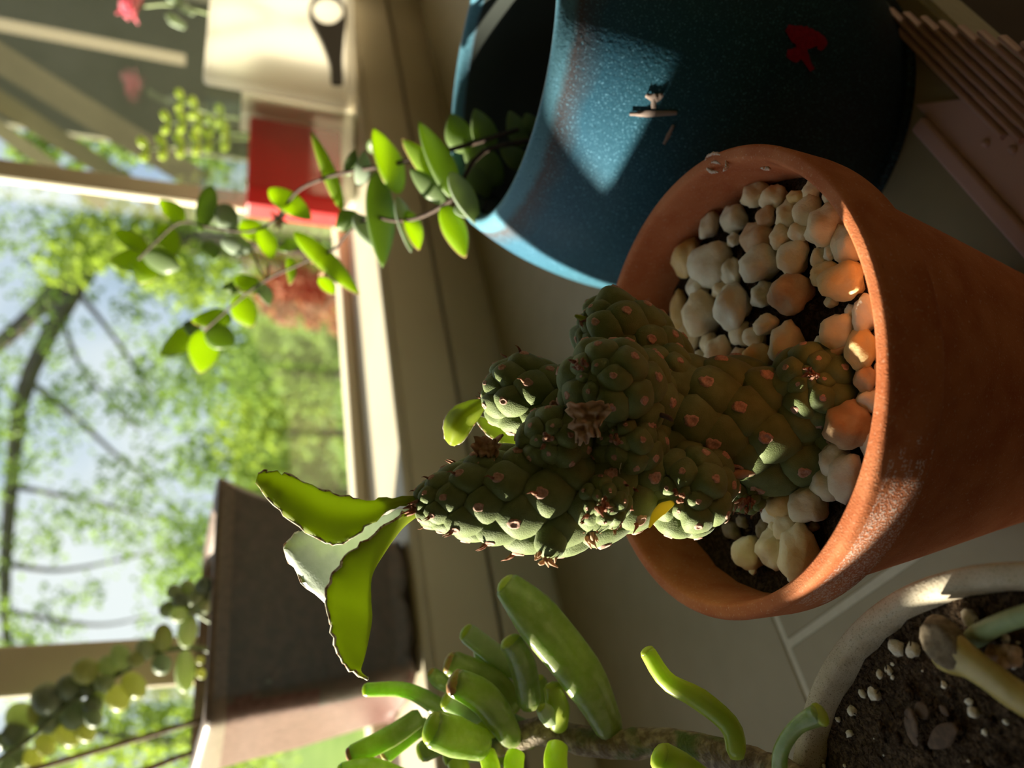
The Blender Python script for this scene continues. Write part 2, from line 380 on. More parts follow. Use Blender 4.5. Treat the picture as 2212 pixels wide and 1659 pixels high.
# ================================================================ terracotta pot
TC = Vector((.0997, .1111, 0))
pot = thing('flower_pot', 'round terracotta pot with thick rim, holding the knobbly green succulent', 'pot', TC)
prof = [(.0001, .0), (.030, .0), (.0318, .0008), (.0326, .003), (.036, .020), (.042, .048), (.0462, .069), (.0482, .0785), (.0490, .0805), (.0512, .0812), (.0518, .0822), (.0520, .0835), (.0522, .0870),
        (.0523, .0885), (.0524, .0905), (.0525, .0925), (.05255, .0935), (.0525, .09405), (.0523, .09455), (.0520, .09485), (.0517, .0950), (.0512, .09505), (.0503, .09505), (.0498, .0950), (.0494, .0947), (.0491, .0942), (.0488, .0930), (.0483, .088), (.0478, .078), (.0465, .070), (.0455, .066)]
def dense(pf, k=2):
    o = []
    for (a, b) in zip(pf[:-1], pf[1:]):
        for i in range(k): o.append((a[0] + (b[0] - a[0]) * i / k, a[1] + (b[1] - a[1]) * i / k))
    return o + [pf[-1]]
_v, _f = lathe(dense(prof, 3), TC, 160); _m = []
for q in _f:
    c = sum((_v[i] for i in q), Vector()) / 4; a_ = math.degrees(math.atan2(c.y - TC.y, c.x - TC.x)) % 360
    _m.append(1 if .0822 < c.z < .0925 and math.hypot(c.x - TC.x, c.y - TC.y) > .0505 and 176 < a_ + 14 * noise.noise(Vector((a_ * .9, c.z * 900, 3))) < 214 else 0)
MB().add(_v, _f, _m).build('pot_body', ['terracotta', 'terracotta_limed'], pot)
ZS = .0795
def soil_disc(c, R, z, amp, fr, rings=26, seg=64):
    v, f = [Vector((c[0], c[1], z))], []
    for i in range(1, rings + 1):
        for k in range(seg):
            a = 2 * math.pi * k / seg; r = R * i / rings
            p = Vector((c[0] + r * math.cos(a), c[1] + r * math.sin(a), 0))
            h = amp * (noise.noise(p * fr) + .6 * noise.noise(p * fr * 2.9) + .35 * noise.noise(p * fr * 7))
            v.append(Vector((p.x, p.y, z + h)))
    for k in range(seg): f.append((0, 1 + k, 1 + (k + 1) % seg))
    for i in range(rings - 1):
        for k in range(seg):
            a = 1 + i * seg + k; b = 1 + i * seg + (k + 1) % seg; f.append((a, a + seg, b + seg, b))
    return v, f
MB().add(*soil_disc(TC, .0478, ZS - .001, .0016, 160)).build('potting_soil', 'soil', pot)
# white lime marks on the rim
for pts in ([(1522, 350), (1530, 337), (1548, 332), (1562, 338)], [(1568, 346), (1570, 360), (1562, 370)], [(1552, 372), (1536, 370), (1526, 362)], [(1534, 352), (1546, 350), (1556, 354)], [(1642, 363), (1655, 364), (1666, 366)]):
    MB().add(*tube(catmull([ONZ(x, y, .0948) for (x, y) in pts], 24), [.00012 + .00038 * math.sin(math.pi * i / 23) * (.6 + .8 * random.random()) for i in range(24)], 5)).build('lime_mark', 'lime_deposit', pot, label='chalky lime mark')
# ------------------------------------------------ pebbles
PEB = {}
for mm in ('pebble_cream', 'pebble_grey', 'pebble_orange', 'pebble_ochre', 'pebble_white', 'pebble_brown'):
    for k in range(5):
        v, f = lump(ICO3, k + 1, .33, 1.2)
        PEB[mm, k] = meshof('pebble', v, f, [mm])
K = {'c': 'pebble_cream', 'g': 'pebble_grey', 'o': 'pebble_orange', 'y': 'pebble_ochre', 'w': 'pebble_white', 'b': 'pebble_brown'}
c8 = CX(1350, 350, 600 / 2212); c6 = CX(1412, 530, 800 / 2212); c3 = CX(1412, 1059, 800 / 2212)
peb = []
for (a, b, w, h, k) in ((435, 655, 190, 280, 'y'), (985, 235, 210, 180, 'c'), (820, 440, 190, 200, 'g'), (650, 490, 130, 200, 'g'), (680, 810, 310, 300, 'g'), (800, 860, 150, 220, 'g'), (825, 620, 90, 100, 'w'),
    (1020, 590, 260, 230, 'o'), (1040, 800, 320, 260, 'g'), (1105, 430, 130, 140, 'o'), (1130, 270, 190, 190, 'c'), (1240, 420, 170, 200, 'c'), (1320, 270, 140, 90, 'y'), (1440, 215, 160, 170, 'c'),
    (1420, 390, 190, 230, 'c'), (1370, 540, 150, 160, 'c'), (1550, 520, 260, 290, 'c'), (1570, 260, 110, 110, 'c'), (1210, 590, 160, 180, 'c'), (1300, 750, 210, 240, 'c'), (1480, 750, 120, 180, 'c'),
    (1590, 720, 90, 120, 'g'), (1710, 640, 200, 280, 'c'), (1540, 880, 260, 180, 'y'), (1730, 950, 320, 250, 'y'), (1290, 1030, 280, 300, 'o'), (720, 1010, 150, 140, 'c'), (560, 990, 170, 160, 'g'),
    (590, 1200, 270, 320, 'c'), (390, 1190, 120, 310, 'y'), (850, 1140, 250, 340, 'g'), (1040, 1060, 170, 180, 'g'), (870, 1360, 170, 180, 'c'), (1090, 1290, 200, 140, 'c'), (990, 1390, 160, 150, 'c'),
    (470, 1390, 200, 220, 'c'), (730, 1540, 200, 240, 'c'), (620, 1440, 140, 160, 'c'), (440, 1570, 160, 160, 'y'), (560, 1590, 130, 150, 'g'), (1020, 1560, 220, 250, 'y'), (1230, 1470, 220, 310, 'c'),
    (880, 1550, 120, 130, 'o'), (1840, 1200, 180, 290, 'w'), (1660, 1350, 230, 260, 'c'), (1860, 1480, 210, 300, 'y'), (1520, 1460, 160, 150, 'w'), (1720, 1185, 80, 110, 'w'), (1640, 1500, 200, 100, 'o'), (1955, 1640, 80, 130, 'w')):
    x, y = c8(a, b); s = 600 / 2212; peb.append((x, y, w * s, h * s, k))
for (a, b, w, h, k) in ((1240, 920, 130, 130, 'w'), (1150, 1090, 230, 240, 'o'), (1235, 1170, 100, 220, 'w'), (1040, 1270, 160, 180, 'w'), (1130, 1380, 150, 250, 'w'), (930, 1330, 140, 180, 'w'),
    (1000, 1430, 190, 180, 'g'), (750, 1520, 170, 190, 'y'), (890, 1540, 200, 200, 'g'), (670, 1610, 150, 100, 'w'), (1240, 790, 110, 150, 'o'), (560, 690, 120, 90, 'y'), (1000, 330, 70, 60, 'c')):
    x, y = c6(a, b); s = 800 / 2212; peb.append((x, y, w * s, h * s, k))
for (a, b, w, h, k) in ((780, 210, 150, 150, 'c'), (540, 370, 150, 170, 'c'), (690, 350, 180, 210, 'c'), (850, 400, 200, 310, 'c'), (420, 240, 110, 90, 'b'), (610, 230, 90, 100, 'b'), (560, 470, 40, 60, 'w'),
    (790, 520, 80, 90, 'w'), (680, 210, 90, 80, 'c'), (500, 190, 70, 60, 'b'), (890, 215, 70, 60, 'b'), (640, 420, 70, 70, 'b'), (470, 400, 60, 60, 'b')):
    x, y = c3(a, b); s = 800 / 2212; peb.append((x, y, w * s, h * s, k))
COLR = {'c': 'cream', 'g': 'pale grey', 'o': 'orange-brown', 'y': 'ochre yellow', 'w': 'chalky white', 'b': 'small dark brown'}
ORD = 'first second third fourth fifth sixth seventh eighth ninth tenth eleventh twelfth thirteenth fourteenth fifteenth sixteenth seventeenth eighteenth nineteenth twentieth'.split()
def region(x, y): return 'in the hollow behind the cream pot' if y > 985 else ('along the near rim' if x > 1700 else ('in the middle of the gravel' if x > 1590 else 'in the back part of the gravel'))
LABS = {}
for k in COLR:
    for rgn in {region(x, y) for (x, y, w, h, kk) in peb}:
        ids = sorted((i for i, q in enumerate(peb) if q[4] == k and region(q[0], q[1]) == rgn), key=lambda i: peb[i][1])
        for n_, i in enumerate(ids): LABS[i] = COLR[k] + ' pebble ' + rgn + (', %s from the blue pot' % ORD[n_] if len(ids) > 1 else ', the only one there')
rg = random.Random(3)
for i, (x, y, w, h, k) in enumerate(peb):
    zc = ZS + .0032
    p = ONZ(x, y, zc); d = depth(p)
    rad = Vector((p.x - TC.x, p.y - TC.y, 0))
    rx, ry = w * .59 * d / FPX, h * .59 * d / FPX
    rm = .0478 - min(rx, ry) * .8
    if rad.length > rm: p = TC + rad.normalized() * rm + Vector((0, 0, zc))
    # image x ~ height/toward viewer, image y ~ sideways
    side = (MC @ Vector((1, 0, 0))); side.z = 0; side.normalize(); fwd = UP.cross(side)
    a_ = rg.uniform(-.35, .35)
    ex = (side * math.cos(a_) + fwd * math.sin(a_)); ey = UP.cross(ex)
    sz = min(rx, ry) * rg.uniform(.85, 1.0)
    p.z = ZS + sz * .45 + (.0012 if i % 3 == 0 else 0)
    ry_ = rx * 1.12
    o = bpy.data.objects.new('pebble', PEB[K[k], i % 5]); COL.objects.link(o)
    o.matrix_basis = basis(p, ex, ey, UP, (ry, ry_, sz))
    tag(o, LABS[i], 'pebble', 'pebbles in the terracotta pot')

# ================================================================ knobbly succulent
def tubercle_mesh(h, spikes, seed):
    R_, S_ = 6, 16
    v, f, mi = [], [], []
    v.append(Vector((0, .17, h)))
    for i in range(1, R_ + 1):
        rho = i / R_
        for k in range(S_):
            a = 2 * math.pi * k / S_; c, s = math.cos(a), math.sin(a)
            rr = 1 / (abs(c) ** 1.55 + abs(s) ** 1.55) ** (1 / 1.55)
            z = h * (max(1 - rho ** 2.3, 0)) ** .62 - (.20 if i == R_ else 0)
            v.append(Vector((.60 * rho * rr * c, .66 * rho * rr * s + .17 * (1 - rho ** 1.5), z)))
    for k in range(S_): f.append((0, 1 + k, 1 + (k + 1) % S_)); mi.append(0)
    for i in range(R_ - 1):
        for k in range(S_):
            a = 1 + i * S_ + k; b = 1 + i * S_ + (k + 1) % S_; f.append((a, a + S_, b + S_, b)); mi.append(0)
    # scar: a raised ring with a sunk middle
    n0 = len(v); q = 12
    rg2 = random.Random(seed)
    for (r, z) in ((.125, h - .03), (.10, h + .024), (.066, h + .02), (.045, h + .004)):
        for k in range(q):
            a = 2 * math.pi * k / q; j = 1 + .18 * rg2.uniform(-1, 1)
            v.append(Vector((r * j * math.cos(a), .22 + r * 1.15 * j * math.sin(a), z)))
    for i in range(3):
        for k in range(q):
            a = n0 + i * q + k; b = n0 + i * q + (k + 1) % q; f.append((a, b, b + q, a + q)); mi.append(1)
    f.append(tuple(n0 + 3 * q + k for k in range(q))); mi.append(1)
    for s in range(spikes):
        a0 = rg2.uniform(-1.0, 1.0) + (math.pi if s % 3 == 2 else 0)
        b0 = Vector((.11 * math.sin(a0), .22 + .12 * math.cos(a0), h))
        d = Vector((math.sin(a0) * .5, .25, 1)).normalized(); pth = [b0 + d * (.22 * t) + Vector((rg2.uniform(-.1, .1), .14, -.04)) * t * t for t in (0, .33, .66, 1)]
        tv, tf = tube(pth, [.045, .038, .024, .004], 5)
        k0 = len(v); v += tv; f += [tuple(i + k0 for i in q_) for q_ in tf]; mi += [2] * len(tf)
    return v, f, mi
TUB = []
for i, (h, sp) in enumerate(((.44, 0), (.48, 1), (.42, 0), (.52, 2), (.52, 3))): TUB.append(tubercle_mesh(h, sp, i + 1))
TMATS = ['tubercle_skin', 'leaf_scar', 'dry_bract']
TMESH = [meshof('tubercle', v, f, TMATS, mi) for (v, f, mi) in TUB]

plant = thing('euphorbia', 'knobbly dark green tubercled succulent with two big scalloped leaves, growing in the terracotta pot', 'plant', ONZ(1650, 930, ZS))
ntub = [0]
def stem(name, pts, ds=.098, tsize=1.26, dome=.9, variants=(0, 1, 2), start=0.0, spin=0, up=None, core=.84, skin='tubercle_skin'):
    P3 = [P(x, y, d) for (x, y, d, r) in pts]; RR = [r * d / FPX for (x, y, d, r) in pts]
    n = 48; path = catmull(P3, n)
    cum = [0]
    for i in range(1, n): cum.append(cum[-1] + (path[i] - path[i - 1]).length)
    L = cum[-1]
    def at(s):
        s = min(max(s, 0), L)
        for i in range(1, n):
            if cum[i] >= s: break
        t = (s - cum[i - 1]) / max(cum[i] - cum[i - 1], 1e-9)
        return i - 1, t
    def rad(s):
        i, t = at(s); u = (i + t) / (n - 1); r = lerp_list(RR, u)
        dl = dome * RR[-1]
        if dome and s > L - dl: q = (s - (L - dl)) / dl; r *= math.sqrt(max(1 - q * q, 0.0))
        return r
    T, N, B = frames(path, up)
    mb = MB()
    crs = [rad(c) * core for c in cum]
    ext = [path[-1]]
    mb.add(*tube(path, [max(c, .0002) for c in crs], 20))
    s = start * L; k = 0; inst = []
    while s < L * .995:
        R = rad(s)
        if R < .10 * RR[-1] and s > L * .7: break
        i, t = at(s); c = path[i].lerp(path[min(i + 1, n - 1)], t)
        a = k * 2.39996 + spin
        rd = N[i] * math.cos(a) + B[i] * math.sin(a)
        e = L * .004; dr = (rad(min(s + e, L)) - rad(max(s - e, 0))) / (2 * e)
        ph = math.atan(max(min(-dr, 6), -.35))
        nn = (rd * math.cos(ph) + T[i] * math.sin(ph)).normalized()
        yy = (T[i] * math.cos(ph) - rd * math.sin(ph)).normalized()
        xx = yy.cross(nn)
        Re = max(R, .26 * RR[-1])
        size = tsize * math.sqrt(2 * math.pi * ds) * Re * rg.uniform(.94, 1.06)
        pos = c + rd * (R * core * .97)
        inst.append((basis(pos, xx, yy, nn, (size, size * 1.06, size * .95)), nn, pos, variants[k % len(variants)]))
        s += ds * Re; k += 1
    vis = []
    for (Mw, nn, pos, var) in inst:
        if nn.dot(toc(pos)) < -.12:
            v, f, mi = TUB[var]; mb.add([Mw @ q for q in v], f, mi)
        else: vis.append((Mw, var))
    o = mb.build(name, TMATS if skin == 'tubercle_skin' else [skin, 'leaf_scar', 'dry_bract'], plant)
    for (Mw, var) in vis: place('tubercle', TMESH[var], o, Mw); ntub[0] += 1
    return o
D0 = .171
# trunk rising from the soil
stem('trunk', [(1800, 965, .169, 85), (1700, 945, .170, 112), (1600, 915, .171, 118), (1490, 900, .170, 112), (1390, 905, .167, 105), (1300, 930, .163, 95)], ds=.085, tsize=1.28, dome=.6, variants=(0, 2, 0), core=.9)
# tall leafy stem
stem('stem', [(1400, 1000, .163, 100), (1290, 1052, .158, 105), (1200, 1068, .155, 105), (1110, 1070, .153, 96), (1020, 1078, .151, 78), (950, 1086, .150, 54), (902, 1090, .149, 34)], ds=.105, tsize=1.26, dome=.7, variants=(0, 1, 2, 3), core=.80)
# short side stems
stem('side_stem', [(1290, 900, .168, 60), (1200, 870, .168, 72), (1120, 852, .168, 74), (1052, 832, .168, 56)], ds=.098, tsize=1.26, variants=(0, 1, 2), spin=1.0)
stem('side_stem', [(1400, 880, .167, 80), (1340, 850, .158, 96), (1275, 812, .146, 84)], ds=.098, tsize=1.26, variants=(0, 2, 0), spin=.4)
stem('side_stem', [(1430, 800, .176, 70), (1370, 745, .174, 80), (1300, 705, .172, 74), (1262, 690, .171, 52)], ds=.098, tsize=1.26, variants=(0, 2), spin=2)
stem('side_stem', [(1470, 850, .172, 60), (1425, 825, .166, 70), (1400, 805, .160, 60)], ds=.105, tsize=1.26, variants=(0, 2), spin=.7)
stem('side_stem', [(1240, 985, .164, 62), (1205, 960, .154, 72), (1180, 945, .145, 54)], ds=.115, tsize=1.27, variants=(0, 2, 0), spin=.9)
stem('side_stem', [(1390, 985, .164, 62), (1355, 965, .155, 68), (1328, 945, .147, 52)], ds=.115, tsize=1.27, variants=(0, 2, 0), spin=2.2)
stem('side_stem', [(1500, 1010, .168, 74), (1488, 1050, .160, 88), (1466, 1078, .149, 80)], ds=.098, tsize=1.26, variants=(0, 2, 0), spin=.2)
stem('side_stem', [(1745, 880, .171, 62), (1762, 845, .165, 86), (1755, 815, .1545, 78)], ds=.098, tsize=1.26, variants=(0, 2, 0), spin=.6)
stem('side_stem', [(1590, 1030, .172, 30), (1612, 1062, .168, 40), (1608, 1088, .165, 34)], ds=.085, variants=(3, 4), spin=.6)
stem('side_stem', [(1310, 1050, .158, 46), (1302, 1075, .150, 54), (1298, 1090, .143, 42)], ds=.10, tsize=1.25, variants=(1, 3), spin=1.6)
# long blunt arms on the shaded and lit sides
def arm(pts, ws, tip=None):
    v, f = fleshy([P(*p) for p in pts], [w * pts[-1][2] / FPX for w in ws], .9, blunt=.8)
    o = MB().add(v, f).build('blunt_arm', 'tubercle_skin', plant)
    if tip:
        e = P(*pts[-1]); ax = (e - P(*pts[-2])).normalized(); mb = MB()
        rg3 = random.Random(tip)
        for q in range(9):
            d = (ax + Vector((rg3.uniform(-.9, .9), rg3.uniform(-.9, .9), rg3.uniform(-.9, .9)))).normalized()
            b0 = e + Vector((rg3.uniform(-1, 1), rg3.uniform(-1, 1), rg3.uniform(-1, 1))) * .0012 - ax * .0006
            mb.add(*tube([b0, b0 + d * .0012, b0 + d * .0022 + Vector((0, 0, rg3.uniform(-.0008, .0006)))], [.0005, .0004, .0001], 5))
        mb.build('dry_tip', 'dry_flower', o)
    return o
arm([(1190, 1095, .152), (1192, 1150, .148), (1181, 1206, .1455)], [92, 86, 66], 5)
arm([(1245, 1095, .153), (1265, 1125, .150), (1278, 1155, .148)], [70, 64, 44], 6)
arm([(1310, 1085, .154), (1318, 1110, .151), (1322, 1122, .150)], [30, 28, 24], 8)
arm([(1395, 1010, .164), (1385, 1050, .160), (1372, 1092, .158)], [70, 74, 60])
arm([(1660, 1000, .168), (1715, 965, .162), (1772, 928, .159)], [90, 70, 40])
arm([(1600, 1000, .170), (1660, 1020, .166), (1700, 985, .163)], [60, 66, 44])

# big scalloped leaves
def sheet_leaf(curves, name, parent, nu=34, nv=12, crimp=.0004, swap=False, thick=.00045, margins=(0, -1), lab=None):
    """curves: list of point lists from base to tip, across the blade from margin to margin"""
    rows = [catmull([P(*q) for q in c], nu) for c in curves]
    rg4 = random.Random(len(name) + nu)
    v, f = [], []
    for i in range(nu):
        cr = catmull([r[i] for r in rows], nv)
        for j, p in enumerate(cr):
            e = abs(j / (nv - 1) * 2 - 1)
            if e > .95 and 2 < i < nu - 2: p = p + Vector((rg4.uniform(-1, 1), rg4.uniform(-1, 1), rg4.uniform(-1, 1))) * crimp
            v.append(p)
    for i in range(nu - 1):
        for j in range(nv - 1):
            a = i * nv + j; q = (a, a + 1, a + 1 + nv, a + nv); f.append(tuple(reversed(q)) if swap else q)
    o = MB().add(v, f).build(name, ['leaf_under', 'leaf_upper', 'leaf_margin'], parent, label=lab)
    m = o.modifiers.new('thickness', 'SOLIDIFY'); m.thickness = thick; m.offset = 0; m.material_offset = 1; m.material_offset_rim = 2
    mb = MB()
    for j in (0, nv - 1):
        pth = [v[i * nv + j] for i in range(int(nu * .35), nu)]
        r = [.00020 + .00012 * rg4.random() for _ in pth]
        mb.add(*tube(pth, r, 6))
    mb.build('leaf_margin', 'leaf_margin', o)
    return o
lf1 = sheet_leaf([
    [(908, 1070, .1495), (850, 1076, .149), (780, 1082, .148), (700, 1062, .147), (640, 1032, .146), (585, 1018, .145), (558, 1024, .1445)],
    [(908, 1075, .1495), (850, 1088, .1478), (785, 1112, .1458), (712, 1112, .1445), (652, 1080, .1440), (590, 1048, .1438), (555, 1034, .144)],
    [(908, 1080, .1495), (850, 1098, .148), (800, 1130, .146), (740, 1172, .145), (690, 1165, .144), (610, 1105, .144), (553, 1042, .144)]], 'leaf', plant, swap=True, lab='broad leaf glowing yellow-green with a scalloped pale edge')
lf2 = sheet_leaf([
    [(908, 1098, .1495), (850, 1105, .152), (770, 1125, .155), (660, 1145, .157), (618, 1175, .157), (640, 1240, .156), (700, 1302, .154), (725, 1370, .150), (760, 1445, .146), (795, 1466, .144)],
    [(908, 1108, .1495), (868, 1140, .150), (830, 1190, .150), (800, 1240, .149), (797, 1290, .148), (800, 1335, .147), (793, 1385, .146), (785, 1420, .145), (778, 1450, .1445), (795, 1467, .144)],
    [(908, 1104, .1495), (862, 1112, .147), (800, 1160, .144), (745, 1205, .142), (712, 1250, .141), (707, 1300, .140), (714, 1350, .140), (730, 1405, .141), (757, 1445, .1425), (794, 1468, .144)]], 'leaf', plant, nu=44, nv=16, swap=False, lab='broad folded leaf, silvery green above and olive beneath')
# smaller leaves behind and dried remains
sheet_leaf([[(1052, 862, .169), (1010, 868, .172), (975, 885, .173), (960, 915, .173), (962, 948, .172)],
            [(1052, 866, .169), (1020, 885, .168), (995, 905, .168), (980, 930, .168), (972, 960, .170)],
            [(1053, 872, .169), (1035, 900, .170), (1018, 925, .171), (1002, 950, .171), (980, 962, .171)]], 'leaf', plant, nu=18, nv=8, crimp=.0001, swap=True)
sheet_leaf([[(1130, 950, .170), (1100, 925, .174), (1060, 905, .176), (1035, 900, .176)], [(1130, 955, .170), (1095, 945, .173), (1060, 925, .175), (1030, 905, .176)], [(1130, 962, .170), (1090, 962, .173), (1055, 940, .175), (1030, 910, .176)]], 'leaf', plant, nu=14, nv=6, crimp=.0001, swap=True)
sheet_leaf([[(1318, 700, .171), (1290, 690, .171), (1262, 684, .171), (1242, 680, .171)], [(1318, 704, .171), (1290, 697, .1700), (1262, 690, .170), (1242, 682, .171)], [(1318, 708, .171), (1290, 703, .171), (1265, 698, .171), (1242, 684, .171)]], 'leaf', plant, nu=12, nv=6, crimp=.0001, swap=True)
yl = MB().add(*fleshy([P(1455, 1085, .149), P(1432, 1098, .1465), P(1415, 1115, .145), P(1402, 1140, .144)], [12 * .146 / FPX, 26 * .146 / FPX, 20 * .146 / FPX, 4 * .146 / FPX], .22, up=toc(P(1430, 1100, .146)), blunt=.3)).build('small_leaf', 'leaf_yellow', plant, label='little yellowing leaf')
def crumpled(cx, cy, d, w, seed):
    rg5 = random.Random(seed); v, f = [], []; n = 14
    c = P(cx, cy, d); sx = MC @ Vector((0, 1, 0)); sy = MC @ Vector((1, 0, 0)); sz = toc(c)
    for i in range(n):
        for j in range(n):
            a, b = i / (n - 1) - .5, j / (n - 1) - .5
            k = 1 + .5 * noise.noise(Vector((a * 5, b * 5, seed)))
            h = .35 * noise.noise(Vector((a * 9 + seed, b * 3, 2))) + .2 * math.sin(b * 22 + seed) * .4
            v.append(c + (sx * (a * (1.0 - b * .7)) + sy * (-b * 1.15)) * (w * d / FPX * k) + sz * (h * w * d / FPX))
    for i in range(n - 1):
        for j in range(n - 1):
            a = i * n + j; f.append((a, a + 1, a + 1 + n, a + n))
    o = MB().add(v, f).build('dried_flower', 'dry_flower', plant, label='papery brown dried flower')
    m = o.modifiers.new('thickness', 'SOLIDIFY'); m.thickness = .0002
    return o
crumpled(1268, 912, .1425, 70, 1); crumpled(1052, 972, .148, 50, 4)
def bracts(cx, cy, d, n, ln, seed, dirp):
    rg6 = random.Random(seed); mb = MB(); c = P(cx, cy, d); dd = (P(*dirp) - c).normalized()
    for i in range(n):
        e = (dd + Vector((rg6.uniform(-.8, .8), rg6.uniform(-.8, .8), rg6.uniform(-.8, .8)))).normalized(); l = ln * rg6.uniform(.6, 1.2) * d / FPX
        b0 = c + Vector((rg6.uniform(-1, 1), rg6.uniform(-1, 1), rg6.uniform(-1, 1))) * .0011
        mb.add(*tube([b0, b0 + e * l * .5, b0 + e * l + Vector((0, 0, rg6.uniform(-.3, .3) * l))], [.00045, .0004, .00006], 5))
    return mb.build('bract', 'dry_bract', plant)
bracts(908, 1092, .148, 12, 40, 1, (860, 1105, .148)); bracts(1755, 812, .152, 12, 18, 2, (1740, 808, .140)); bracts(1610, 1085, .163, 12, 26, 3, (1605, 1120, .160)); bracts(1255, 790, .144, 9, 20, 4, (1240, 780, .135))
bracts(1182, 948, .1425, 7, 16, 5, (1175, 945, .13)); bracts(1332, 945, .1445, 7, 16, 6, (1325, 945, .13)); bracts(1466, 1075, .147, 8, 14, 7, (1460, 1075, .14)); bracts(1300, 1090, .141, 9, 22, 8, (1290, 1110, .13)); bracts(1268, 700, .170, 6, 20, 9, (1235, 690, .17))
for pts in ([(1450, 800, .168), (1480, 798, .168), (1512, 815, .170)], [(1550, 1035, .160), (1600, 1022, .160), (1660, 1012, .163)], [(1405, 890, .152), (1440, 900, .150), (1452, 908, .151)]):
    MB().add(*tube(catmull([P(*q) for q in pts], 10), [.0003 + .0009 * math.sin(math.pi * i / 9) * (1 if pts[0][0] == 1550 else .25) for i in range(10)], 7)).build('dry_stalk', 'twig' if pts[0][0] != 1550 else 'dry_flower', plant)
MB().add(*tube(catmull([P(1342, 1000, .146), P(1338, 1020, .147), P(1345, 1030, .148), P(1338, 1045, .148), P(1326, 1065, .148)], 14), .00007, 4)).build('web_thread', 'web', plant)
MB().add(*tube(catmull([P(1090, 1172, .150), P(1115, 1178, .149), P(1145, 1180, .148)], 10), .00005, 4)).build('web_thread', 'web', plant)

# ================================================================ blue pot
BC = Vector((.2304, .1128, 0))
bpot = thing('glazed_pot', 'round bellied pot in mottled teal blue glaze with dark foot', 'pot', BC)
bprof = [(.0001, 0), (.049, 0), (.0505, .001), (.0513, .004), (.0545, .012), (.0608, .030), (.0655, .050), (.0668, .066), (.0650, .082), (.0605, .099), (.0556, .111), (.0520, .118), (.0506, .1203), (.0496, .1212), (.0482, .1212), (.0470, .1200), (.0466, .117)]
bin_ = [(.0466, .117), (.0495, .108), (.0545, .095), (.0585, .080), (.0595, .064), (.0575, .045), (.052, .030), (.0001, .026)]
def smooth_prof(pf, k=4):
    q = catmull([Vector((r, 0, z)) for (r, z) in pf], len(pf) * k); return [(max(p.x, .0001), p.z) for p in q]
MB().add(*lathe(smooth_prof(bprof), BC, 96)).build('pot_body', 'blue_glaze', bpot)
MB().add(*lathe(smooth_prof(bin_), BC, 96)).build('pot_lining', 'glaze_inside', bpot, label='glossy near-black inside')
MB().add(*soil_disc(BC, .056, .040, .0015, 160, 14, 40)).build('potting_soil', 'soil', bpot)
def on_blue(x, y, off=.0004):
    r = RAY(x, y); lo = None; p = CAM.copy()
    pr = smooth_prof(bprof)
    def rz(z):
        for (a, b) in zip(pr[8:-8], pr[9:-7]):
            if (a[1] - z) * (b[1] - z) <= 0 and a[1] != b[1]: return a[0] + (b[0] - a[0]) * (z - a[1]) / (b[1] - a[1])
        return 0
    for i in range(1200):
        p = CAM + r * (.12 + i * .0002)
        rr = math.hypot(p.x - BC.x, p.y - BC.y)
        if rr <= rz(p.z) + off: return p
    return p
def mark(strokes, name, m, lab):  # thin coloured patches just proud of the blue pot's wall
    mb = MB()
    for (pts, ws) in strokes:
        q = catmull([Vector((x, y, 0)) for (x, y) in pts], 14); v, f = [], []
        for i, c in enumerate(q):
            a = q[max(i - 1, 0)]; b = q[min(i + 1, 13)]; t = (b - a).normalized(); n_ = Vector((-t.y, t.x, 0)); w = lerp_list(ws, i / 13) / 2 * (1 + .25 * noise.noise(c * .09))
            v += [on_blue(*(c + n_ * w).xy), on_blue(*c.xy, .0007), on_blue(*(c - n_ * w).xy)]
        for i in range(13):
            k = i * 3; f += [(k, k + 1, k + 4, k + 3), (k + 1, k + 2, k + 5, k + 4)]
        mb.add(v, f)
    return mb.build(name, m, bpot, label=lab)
mark([([(1700, 60), (1735, 80), (1770, 85)], [16, 52, 26]), ([(1700, 115), (1718, 118), (1735, 110)], [16, 34, 18]), ([(1730, 95), (1740, 125), (1755, 152)], [24, 16, 12]), ([(1762, 70), (1776, 92), (1770, 108)], [10, 22, 8])], 'colour_mark', 'red_mark', 'crimson mark')
mark([([(1395, 205), (1415, 212), (1432, 205)], [10, 20, 8]), ([(1412, 215), (1412, 235)], [12, 10]), ([(1360, 246), (1400, 246), (1462, 244)], [8, 15, 9]), ([(1455, 270), (1445, 290), (1434, 312)], [6, 9, 6])], 'colour_mark', 'pale_mark', 'pale pinkish marks')

# plant leaning out of the blue pot
def frand(seed): return random.Random(seed)
crs = thing('trailing_crassula', 'trailing succulent with paired oval sunlit leaves, leaning out of the blue pot', 'plant', P(1000, 330, .27))
def dz(x): return .262 + (1000 - x) * .00019 if x < 1000 else .262
def cstem(pts):
    pth = catmull([P(x, y, d) for (x, y, d) in pts], 40)
    MB().add(*tube(pth, [.0009 - .0004 * i / 39 for i in range(40)], 7)).build('stem', 'twig', crs)
cstem([(1160, 300, .275), (1040, 330, .268), (985, 420, .262), (955, 445, .266), (905, 470, .274), (855, 477, .285), (800, 470, .296), (750, 505, .305), (720, 540, .312), (660, 565, .322), (575, 605, .336), (520, 645, .345), (440, 715, .358)])
cstem([(1120, 280, .278), (985, 320, .275), (860, 352, .290), (760, 370, .304), (700, 385, .314), (640, 415, .325), (600, 470, .332), (540, 500, .342), (450, 490, .355), (390, 480, .365), (340, 520, .372), (300, 560, .378)])
